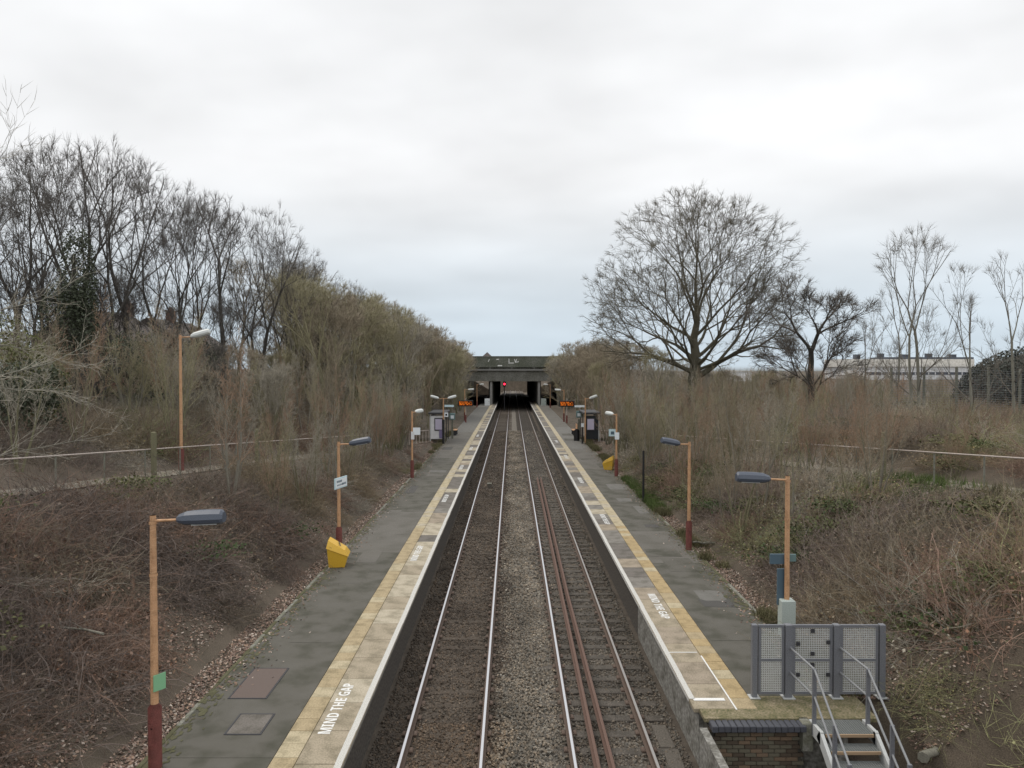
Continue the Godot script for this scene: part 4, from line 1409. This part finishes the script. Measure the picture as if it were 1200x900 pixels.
	for i in 46:
		var d := rng.randf_range(36.0, 60.0)
		var col := rng.randf_range(-20.0, 350.0)
		x = px(col, d)
		if -x < ramp_u(d) + 1.5: continue
		var g := ground(x, -d)
		var kind := rng.randi() % 3
		var hue := rng.randi() % 4
		plant(med[kind], "bare_tree", "bare %s %s small tree in the wood above the path lamp" % [["brown", "olive", "dark", "grey"][hue], ["single-trunked", "three-stemmed", "twin-stemmed"][kind]], "tree", "small trees above the path lamp", Vector3(x, g - .1, -d), py(rng.randf_range(378, 430), d) - g, rng.randf() * TAU, M.bark_olive if rng.randf() < .5 else M.bark_grey, [M.twig_brown, M.twig_olive, M.twig_dark, M.twig_grey][hue], rng.randf_range(.9, 1.2))
	# ------------------------------ saplings
	var sap := []
	for i in 5: sap.append(tree_kind(SAPLING, 4.0, .05, [3, 4, 5, 2, 6][i], [.2, .25, .3, .15, .28][i]))
	var n := 0
	var tries := 0
	while n < 280 and tries < 9000:
		tries += 1
		var low := n < 80
		var left := rng.randf() < (.5 if low else .45)
		var d := rng.randf_range(20.0, 60.0) if low else rng.randf_range(20.0, 100.0)
		var r0 := ramp_u(d) + (0.0 if left else .45)
		var u := rng.randf_range(7.7, r0 - 1.0) if low else rng.randf_range(r0 + 1.1, 10.0 + d * .42)
		if low and u < 7.7: continue
		x = -u if left else u
		var col := 600.0 + x * FOCAL / d
		if col < -60.0 or col > 1260.0: continue
		if low and left and col < 230.0 + rng.randf() * 60.0: continue
		if low and not left and (col > 1120.0 or d < 22.0): continue
		var g := ground(x, -d)
		var h := rng.randf_range(3.0, 6.4) if low else (rng.randf_range(4.0, 6.8) if left else 8.1 - g + rng.randf_range(-1.3, .2))
		if not left: h = minf(h, (7.4 if low else 8.3) - g)
		if not left and col > 1030.0 and not low: h *= .5
		if h < .9: continue
		var kind := rng.randi() % 5
		var hue := rng.randi() % 4
		var lab: String = "%s thin %s sapling %s" % [["olive", "brown", "grey", "russet"][hue], ["three-stemmed", "four-stemmed", "five-stemmed", "twin-stemmed", "six-stemmed"][kind], ("on the slope below the path, beside the first bin" if left else "on the slope below the path, gate side") if low else ("in the thicket between the path and the houses" if left else "in the thicket around the large spreading tree")]
		plant(sap[kind], "sapling", lab, "sapling", "saplings on the banks", Vector3(x, g - .05, -d), h, rng.randf() * TAU, [M.bark_olive, M.bark_grey, M.bark_olive][rng.randi() % 3], [M.twig_olive, M.twig_brown, M.twig_grey, M.twig_russet][hue], rng.randf_range(.8, 1.2))
		n += 1
	for i in 16:      # shrubs round the foot of the spreading tree
		var d := rng.randf_range(48.0, 57.0)
		x = px(rng.randf_range(735.0, 905.0), d)
		var g := ground(x, -d)
		plant(sap[i % 5], "sapling", "bare %s sapling close before the trunk of the large spreading tree" % ["three-stemmed", "four-stemmed", "five-stemmed", "twin-stemmed", "six-stemmed"][i % 5], "sapling", "saplings on the banks", Vector3(x, g - .05, -d), py(rng.randf_range(426, 440), d) - g, rng.randf() * TAU, M.bark_olive, [M.twig_olive, M.twig_brown, M.twig_grey, M.twig_russet][i % 4], rng.randf_range(1.0, 1.4))
	for i in 60:      # hedge line at the far side of the terrace
		var d := rng.randf_range(62.0, 100.0)
		x = px(rng.randf_range(800.0, 1120.0), d)
		var g := ground(x, -d)
		plant(sap[i % 5], "hedge_shrub", "bare %s hedge shrub in the line before the factory field" % ["three-stemmed", "four-stemmed", "five-stemmed", "twin-stemmed", "six-stemmed"][i % 5], "shrub", "hedge shrubs before the factory field", Vector3(x, g - .05, -d), py(rng.randf_range(424, 440), d) - g, rng.randf() * TAU, M.bark_olive, [M.twig_olive, M.twig_brown, M.twig_grey, M.twig_russet][i % 4], rng.randf_range(1.2, 1.7))
	# ------------------------------ young beeches that keep their russet leaves
	var leaves := MB.new()
	for i in 900:
		var p := Vector3(rng.randfn(0, .55), rng.randf_range(.5, 3.6), rng.randfn(0, .55))
		var d := rv().normalized()
		leaves.leaf(p, d, d.cross(rv()).normalized(), .085, .05)
	var lm := leaves.mesh()
	for e in [[1012, 27.0, 470], [1040, 29.0, 455], [985, 30.0, 480], [1065, 32.0, 475]]:
		var d: float = e[1]
		x = px(e[0], d)
		var g := ground(x, -d)
		t = plant(sap[rng.randi() % 3], "young_beech", "young tree keeping its russet dead leaves behind the mesh gate", "tree", "russet young trees", Vector3(x, g, -d), py(e[2], d) - g, rng.randf() * TAU, M.bark_grey, M.twig_russet)
		part("dead_leaves", lm, M.leaf_russet, t)
	# ------------------------------ near tree whose pale boughs reach in over the bank
	reaching_tree()
	# ------------------------------ ivy mound behind its wire fence
	ivy_mound()

func edge_row(line: Array, col: float) -> float:
	if col <= line[0][0]: return line[0][1]
	for i in line.size() - 1:
		if col <= line[i + 1][0]:
			return lerpf(line[i][1], line[i + 1][1], (col - line[i][0]) / float(line[i + 1][0] - line[i][0]))
	return line[-1][1]

func spreading_tree() -> void:
	var d := 60.0
	var x := px(814, d)
	var g := ground(x, -d)
	var t := thing("spreading_tree", "large spreading bare tree with mossy trunk and wide round crown", "tree", Vector3(x, g, -d))
	var mt := MB.new()
	var mc := MB.new()
	rng.seed = 77
	var fork_at := Vector3(0, py(438, d) - g, 0)
	mt.tube(Vector3(0, -.5, 0), Vector3(0, fork_at.y * .5, 0), .75, .6, 12)
	mt.tube(Vector3(0, fork_at.y * .5, 0), fork_at, .6, .55, 12)
	# the leader, then limbs: height up the leader, direction, thickness
	var lead := [fork_at, fork_at + Vector3(.1, 1.6, .1), fork_at + Vector3(-.1, 3.2, .0), fork_at + Vector3(.15, 4.8, .2), fork_at + Vector3(.1, 6.2, .1)]
	for i in 4: mt.tube(lead[i], lead[i + 1], [.5, .4, .32, .25][i], [.4, .32, .25, .2][i], 9)
	for e in [[-.2, 5.0, 3.4, -.4, .27], [.2, -5.0, 3.0, .8, .2], [.5, -3.2, 2.8, 3.6, .16], [.5, 4.6, 2.2, 3.0, .14], [.4, -5.2, 2.0, -2.4, .14], [.6, 3.4, 2.6, -4.2, .15], [.8, -1.4, 2.6, -4.6, .15], [.9, 1.6, 2.6, 4.4, .15], [1.3, -4.6, 3.6, -.6, .17], [1.6, 4.2, 3.6, .8, .17], [2.2, -3.4, 3.6, 2.6, .14], [2.4, 2.8, 3.4, -3.0, .14], [3.0, -3.4, 4.6, -1.6, .14], [3.3, 3.2, 4.4, 1.4, .14], [4.2, -2.2, 5.0, 1.6, .13], [4.6, 2.0, 5.0, -1.8, .13], [5.4, -1.6, 6.0, -1.0, .12], [5.8, 1.4, 6.0, 1.0, .12], [6.2, .0, 6.0, .2, .15]]:
		var f: float = clampf(e[0] / 1.55, 0.0, 3.99)
		var from: Vector3 = (lead[int(f)] as Vector3).lerp(lead[int(f) + 1], f - int(f)) if e[0] > 0.0 else fork_at + Vector3(0, e[0], 0)
		fork(mt, mc, from, Vector3(e[1], e[2], e[3]).normalized(), 2.1, e[4], 1, SPREAD)
	part("trunk", mt.mesh(), M.bark_oak, t)
	part("crown", mc.mesh(), flat([.13, .115, .085], 1.0), t)
	var top := 0.0
	for q in mc.v: top = maxf(top, q.y)
	var s := (py(211, d) - g) / top
	t.scale = Vector3(s * 1.05, s, s * 1.05)

func reaching_tree() -> void:
	var t := thing("reaching_tree", "pale bare tree reaching long boughs over the bramble bank", "tree", on(-13.2, 15.0))
	var mt := MB.new()
	var mc := MB.new()
	var o := t.position
	mt.tube(Vector3(0, -.4, 0), Vector3(-.2, 3.0, 0), .2, .16, 8)
	mt.tube(Vector3(-.2, 3.0, 0), Vector3(-.1, 6.4, 0), .16, .1, 8)
	for e in [[[-60, 470, 15.5], [0, 440, 16], [60, 425, 17], [112, 400, 18], .032], [[-60, 440, 15], [0, 455, 15.5], [60, 458, 16], [110, 474, 16.5], .022], [[-60, 380, 15], [0, 364, 15], [50, 352, 15.5], [105, 320, 16], .022], [[-60, 560, 15], [0, 533, 16], [70, 520, 17], [130, 509, 18], .02], [[-60, 640, 14], [0, 682, 14], [50, 698, 14.5], [112, 686, 15], .016], [[-60, 180, 15], [0, 190, 15], [10, 178, 15], [18, 158, 15], .014], [[-60, 400, 14], [10, 405, 15], [45, 412, 15.4], [90, 432, 16], .016]]:
		var p := Vector3(-.15, 3.4 if e[0][1] > 300 else 6.0, 0)
		var r: float = e[4] * .7
		for i in 4:
			var dd: float = e[i][2]
			var q := Vector3(px(e[i][0], dd), py(e[i][1], dd), -dd) - o
			mt.tube(p, q, r, r * .8, 5)
			if i > 0:
				for k in 5:
					var dir := ((q - p).normalized() + rv() * .6).normalized()
					grow(mt, mc, p.lerp(q, rng.randf()), dir, rng.randf_range(.5, 1.1), r * .5, 2, {levels = 3, solid = 1, seg = [3, 3, 3], wob = [.1, .2, .25], up = [.0, .05, .05, .0], start = [.1, .1, .1], kids = [4.0, 4.0, 5.0], ang = [.6, .6, .6], ratio = [.5, .5, .5], taper = [.5, .6, .7], rr = [.5, .6, .7], tip = .3, rmin = .004})
			p = q
			r *= .8
	part("trunk", mt.mesh(), M.bark_pale, t)
	part("crown", mc.mesh(), M.twig_pale, t)

func ivy_mound() -> void:
	var x := px(1228, 56)
	var t := thing("ivy_mound", "dark ivy-covered mound with curved top behind the wire fence", "mound", on(x, 56.0))
	var b := MB.new()
	var R := Vector3(6.6, 4.9, 5.0)
	for i in 14:
		for j in 7:
			var f := func(u: float, v: float) -> Vector3:
				var a := TAU * u / 14.0
				var e := PI * .5 * v / 7.0
				return Vector3(cos(a) * cos(e), sin(e), sin(a) * cos(e)) * R * .93
			b.quad(f.call(i + 1, j), f.call(i, j), f.call(i, j + 1), f.call(i + 1, j + 1))
	part("earth_core", b.mesh(), M.wall_sooty, t)
	b = MB.new()
	for i in 15000:
		var u := rv().normalized()
		u.y = absf(u.y)
		var p := u * R * rng.randf_range(.94, 1.05)
		var dr := rv().normalized()
		b.leaf(p, dr, dr.cross(u + rv() * .6).normalized(), rng.randf_range(.12, .24), rng.randf_range(.1, .18))
	part("ivy_leaves", b.mesh(), flat([.028, .034, .024], .6), t)
	# wire fence
	var f := thing("wire_fence", "tall wire fence with concrete posts before the ivy mound", "fence")
	var pm := MB.new()
	pm.cham(Vector3(0, 1.6, 0), Vector3(.12, 3.4, .12), .02)
	var pmesh := pm.mesh()
	var pts := []
	for i in 8: pts.append(on(23.5 + i * 2.2, 46.0 + i * .3))
	for p in pts: part("post", pmesh, M.concrete, f, p)
	for i in 7:
		var w := MB.new()
		for k in 20:
			w.tube(pts[i] + Vector3(0, .25 + k * .15, .07), pts[i + 1] + Vector3(0, .25 + k * .15, .07), .008, .008, 3)
		for k in 12:
			var q: Vector3 = pts[i].lerp(pts[i + 1], (k + .5) / 12.0)
			w.tube(q + Vector3(0, .1, .08), q + Vector3(0, 3.15, .08), .005, .005, 3)
		part("wire_panel", w.mesh(), M.steel_grey, f)

# ---------------------------------------------------------------- brambles, litter, grass
func bramble_mesh(n: int, size: float, L: float, r: float, arch: float) -> Mesh:
	var b := MB.new()
	for i in n:
		var p := Vector3(rng.randf_range(-.5, .5) * size, -.05, rng.randf_range(-.5, .5) * size)
		var a := rng.randf() * TAU
		var d := Vector3(cos(a) * .7, rng.randf_range(.4, 1.4), sin(a) * .7).normalized()
		var len := L * rng.randf_range(.4, 1.25)
		var stout := rng.randf() < .07
		var rr := r * (rng.randf_range(.55, 1.35) if not stout else 1.9)
		for k in 5:
			d = (d + rv() * .32 + Vector3(0, -arch, 0)).normalized()
			var q := p + d * len / 5.0
			if q.y < 0.02: q.y = rng.randf_range(.02, .1)
			b.tube(p, q, rr, rr * .85, 3)
			if k > 0:
				for s in 2:
					var dd := (d + rv() * .9).normalized()
					b.spike(p, p + dd * rng.randf_range(.12, .42), rr * .6)
			rr *= .85
			p = q
		var t := rng.randf_range(.5, 1.4)
		if stout: t = rng.randf_range(1.5, 2.2)
		var wm := rng.randf_range(-.1, .12)
		b.paint(Color(t * (1 + wm), t, t * (1 - wm)))
	for i in n:      # withered leaves caught among the canes
		var p := Vector3(rng.randf_range(-.5, .5) * size, rng.randf_range(.0, .5), rng.randf_range(-.5, .5) * size)
		var d := rv().normalized()
		b.leaf(p, d, d.cross(rv()).normalized(), rng.randf_range(.05, .09), rng.randf_range(.03, .06))
		var t := rng.randf_range(.7, 1.7)
		b.paint(Color(t * 1.15, t * .95, t * .8))
	return b.mesh()

func make_undergrowth() -> void:
	var kinds := [bramble_mesh(300, 2.3, 1.5, .0065, .2), bramble_mesh(360, 2.3, 1.05, .0058, .28), bramble_mesh(230, 2.3, 1.5, .0062, .06)]
	var xf := [[], [], []]
	var cols := [[], [], []]
	var tints := [[.17, .138, .105], [.15, .118, .1], [.2, .168, .122], [.22, .175, .115], [.21, .14, .105], [.2, .195, .1], [.29, .26, .21]]
	var row := 5.0
	while row < 72.0:
		for sgn in [-1.0, 1.0]:
			var left: bool = sgn < 0
			var u := 5.3
			while u < 9.0 + row * .72:
				u += 1.5 + rng.randf_range(-.3, .3)
				var dd := row + rng.randf_range(-.7, .7)
				var r0 := ramp_u(dd) + (0.0 if left else .45)
				if absf(u - r0) < 1.9: continue
				var x: float = sgn * u
				var e := 6.75 if left else 7.05
				if not left and dd < 14.6: e = 7.75
				if u < e: continue
				if u > r0 and rng.randf() < .2: continue
				if not left and u > 24.0 and rng.randf() < .4: continue
				var patch := wob.get_noise_2d(x * 7 + 300, dd * 7)
				var k := 0 if patch > .1 else (1 if patch > -.15 else 2)
				if rng.randf() < .25: k = rng.randi() % 3
				var s := rng.randf_range(.8, 1.2)
				if u < e + .9: s *= .5
				var gx := ground(x + .6, -dd) - ground(x - .6, -dd)
				var gz := ground(x, -dd + .6) - ground(x, -dd - .6)
				var up := Vector3(-gx / 1.2, 1, -gz / 1.2).normalized()
				var bs := Basis(Quaternion(Vector3.UP, up)) * Basis(Vector3.UP, rng.randf() * TAU)
				bs = bs * Basis.from_scale(Vector3(s, s * rng.randf_range(.7, 1.15), s))
				xf[k].append(Transform3D(bs, on(x, dd, -.03)))
				var pick := clampi(int((wob.get_noise_2d(x * 5 - 90, dd * 5) + .5) * 7.0 + rng.randf_range(-1.6, 1.6)), 0, 6)
				if left and dd < 26.0 and rng.randf() < .75: pick = [0, 1, 4, 1][rng.randi() % 4]
				var c: Array = tints[pick]
				var m := rng.randf_range(.8, 1.25)
				if not left: m *= 1.22
				cols[k].append(Color(c[0] * m, c[1] * m, c[2] * m))
		row += 1.5
	for k in 3:
		scatter("undergrowth", kinds[k], M.vc, xf[k], cols[k], ["tangle of arching bare bramble canes covering the banks", "low dense tangle of dead bramble stems on the banks", "upright dead stalks standing among the brambles on the banks"][k], "brambles")
	# fallen leaves on the verges and through the brambles
	var lf := MB.new()
	lf.leaf(Vector3.ZERO, Vector3(1, 0, 0), Vector3(0, .25, 1).normalized(), 1.0, .65)
	var lxf := []
	var lc := []
	for i in 120000:
		var d := 6.0 + 60.0 * pow(rng.randf(), 1.9)
		var left := rng.randf() < .5
		var e := 5.98 if left else 6.45
		if not left and d < 14.0: e = 7.3
		var drift := rng.randf() < .03
		var u := e + absf(rng.randfn(0, 1.1)) if rng.randf() < .6 else rng.randf_range(e, e + 8.0)
		if drift and d > 14.5: u = e - .1 - absf(rng.randfn(0, .3))
		var x := -u if left else u
		var s := rng.randf_range(.035, .085)
		lxf.append(Transform3D(Basis.from_euler(Vector3(rng.randf_range(-.6, .6), rng.randf() * TAU, rng.randf_range(-.6, .6))).scaled(Vector3.ONE * s), Vector3(x, PLAT + .012, -d) if drift and d > 14.5 else on(x, d, .015 + rng.randf() * .02)))
		var m := rng.randf_range(.5, 1.3)
		var c: Array = [[.24, .16, .11], [.3, .22, .17], [.17, .11, .085], [.38, .32, .27]][rng.randi() % 4 if rng.randf() < .7 else 2]
		lc.append(Color(c[0] * m, c[1] * m, c[2] * m))
	scatter("fallen_leaves", lf.mesh(), M.vc, lxf, lc, "brown fallen leaves strewn on the verges and banks", "fallen leaves")
	# low leafy plants: ivy and nettles
	var iv := MB.new()
	for i in 260:
		var p := Vector3(rng.randfn(0, .4), rng.randf_range(.02, .3), rng.randfn(0, .4))
		var dr := (rv() + Vector3(0, -.1, 0)).normalized()
		iv.leaf(p, dr, dr.cross(Vector3.UP + rv() * .7).normalized(), rng.randf_range(.05, .11), rng.randf_range(.05, .09))
		var m := rng.randf_range(.6, 1.5)
		iv.paint(Color(m, m, m))
	var ixf := []
	var ic := []
	for i in 1400:
		var d := 9.0 + 45.0 * pow(rng.randf(), 1.3)
		var left := rng.randf() < .25
		var u := rng.randf_range(7.3, 9.0 + d * .4)
		var x := -u if left else u
		if not left and d < 15.0: continue
		if absf(u - ramp_u(d)) < 1.6: continue
		if wob.get_noise_2d(x * 9 + 700, d * 9 - 40) < .32: continue
		ixf.append(Transform3D(Basis(Vector3.UP, rng.randf() * TAU).scaled(Vector3.ONE * rng.randf_range(.6, 1.2)), on(x, d, .05 + rng.randf() * .35)))
		ic.append([Color(.05, .075, .025), Color(.085, .1, .035), Color(.1, .1, .04)][rng.randi() % 3])
	scatter("ground_ivy", iv.mesh(), M.vc, ixf, ic, "green ivy and leafy weeds growing among the brambles", "ground cover")
	for e in [["short pale sawn log lying on the bank beside the metal steps", 1093.0, 13.2, 7.5, .1, .55], ["long fallen pale branch lying across the brambles behind the gate", 1130.0, 17.0, 10.0, .03, 2.2], ["thin fallen branch lying on the verge beside the bare lamp post", 790.0, 26.5, 6.9, .06, .9], ["pale dead bough caught in the brambles beside the near green-noticed lamp", 60.0, 14.0, -8.7, .025, 2.4]]:
		var o := thing("fallen_branch", e[0], "branch", on(e[3], e[2], .12), rng.randf() * TAU)
		var b := MB.new()
		var p := Vector3(-e[5] * .5, 0, 0)
		var r: float = e[4]
		for k in 5:
			var q: Vector3 = p + Vector3(e[5] / 5.0, rng.randf_range(-.03, .05), rng.randf_range(-.06, .06))
			b.cyl(p, q, r, r * .88, 7)
			if k > 0 and e[5] > .8:
				b.spike(p, p + Vector3(.25, rng.randf_range(.1, .4), rng.randf_range(-.4, .4)), r * .5)
			p = q
			r *= .88
		part("bough", b.mesh(), M.bark_pale, o)
	# grass tufts
	var g := MB.new()
	for i in 40:
		var a := rng.randf() * TAU
		var p := Vector3(rng.randfn(0, .1), 0, rng.randfn(0, .1))
		var q := p + Vector3(cos(a) * .14, rng.randf_range(.12, .3), sin(a) * .14)
		var w := Vector3(-sin(a), 0, cos(a)) * .008
		g.tri(p - w, p + w, q)
	var gxf := []
	var gc := []
	for i in 9000:
		var d := 9.0 + 70.0 * pow(rng.randf(), 1.3)
		var left := rng.randf() < .2
		var e := 6.0 if left else 6.45
		if left and d < 40.0 or not left and d < 14.4: continue
		var u := e + absf(rng.randfn(0, .22)) if rng.randf() < .4 else rng.randf_range(e, e + 9.0)
		var x := -u if left else u
		var gn := wob.get_noise_2d(x * 8 + 50, d * 8 + 10)
		var lush := not left and ((absf(d - 38.0) < 5.0 and u < 8.0) or (absf(d - 24.0) < 3.0 and absf(u - 12.6) < 1.4))
		if gn < (.28 if u > e + .5 else .05) and not lush: continue
		var s := rng.randf_range(.6, 1.3)
		gxf.append(Transform3D(Basis(Vector3.UP, rng.randf() * TAU).scaled(Vector3.ONE * s), on(x, d)))
		var m := rng.randf_range(.7, 1.3)
		gc.append(Color(.07 * m, .1 * m, .025 * m) if lush else Color(.115 * m, .105 * m, .05 * m))
	scatter("grass", g.mesh(), M.vc, gxf, gc, "olive grass tufts along the platform backs and banks", "grass")
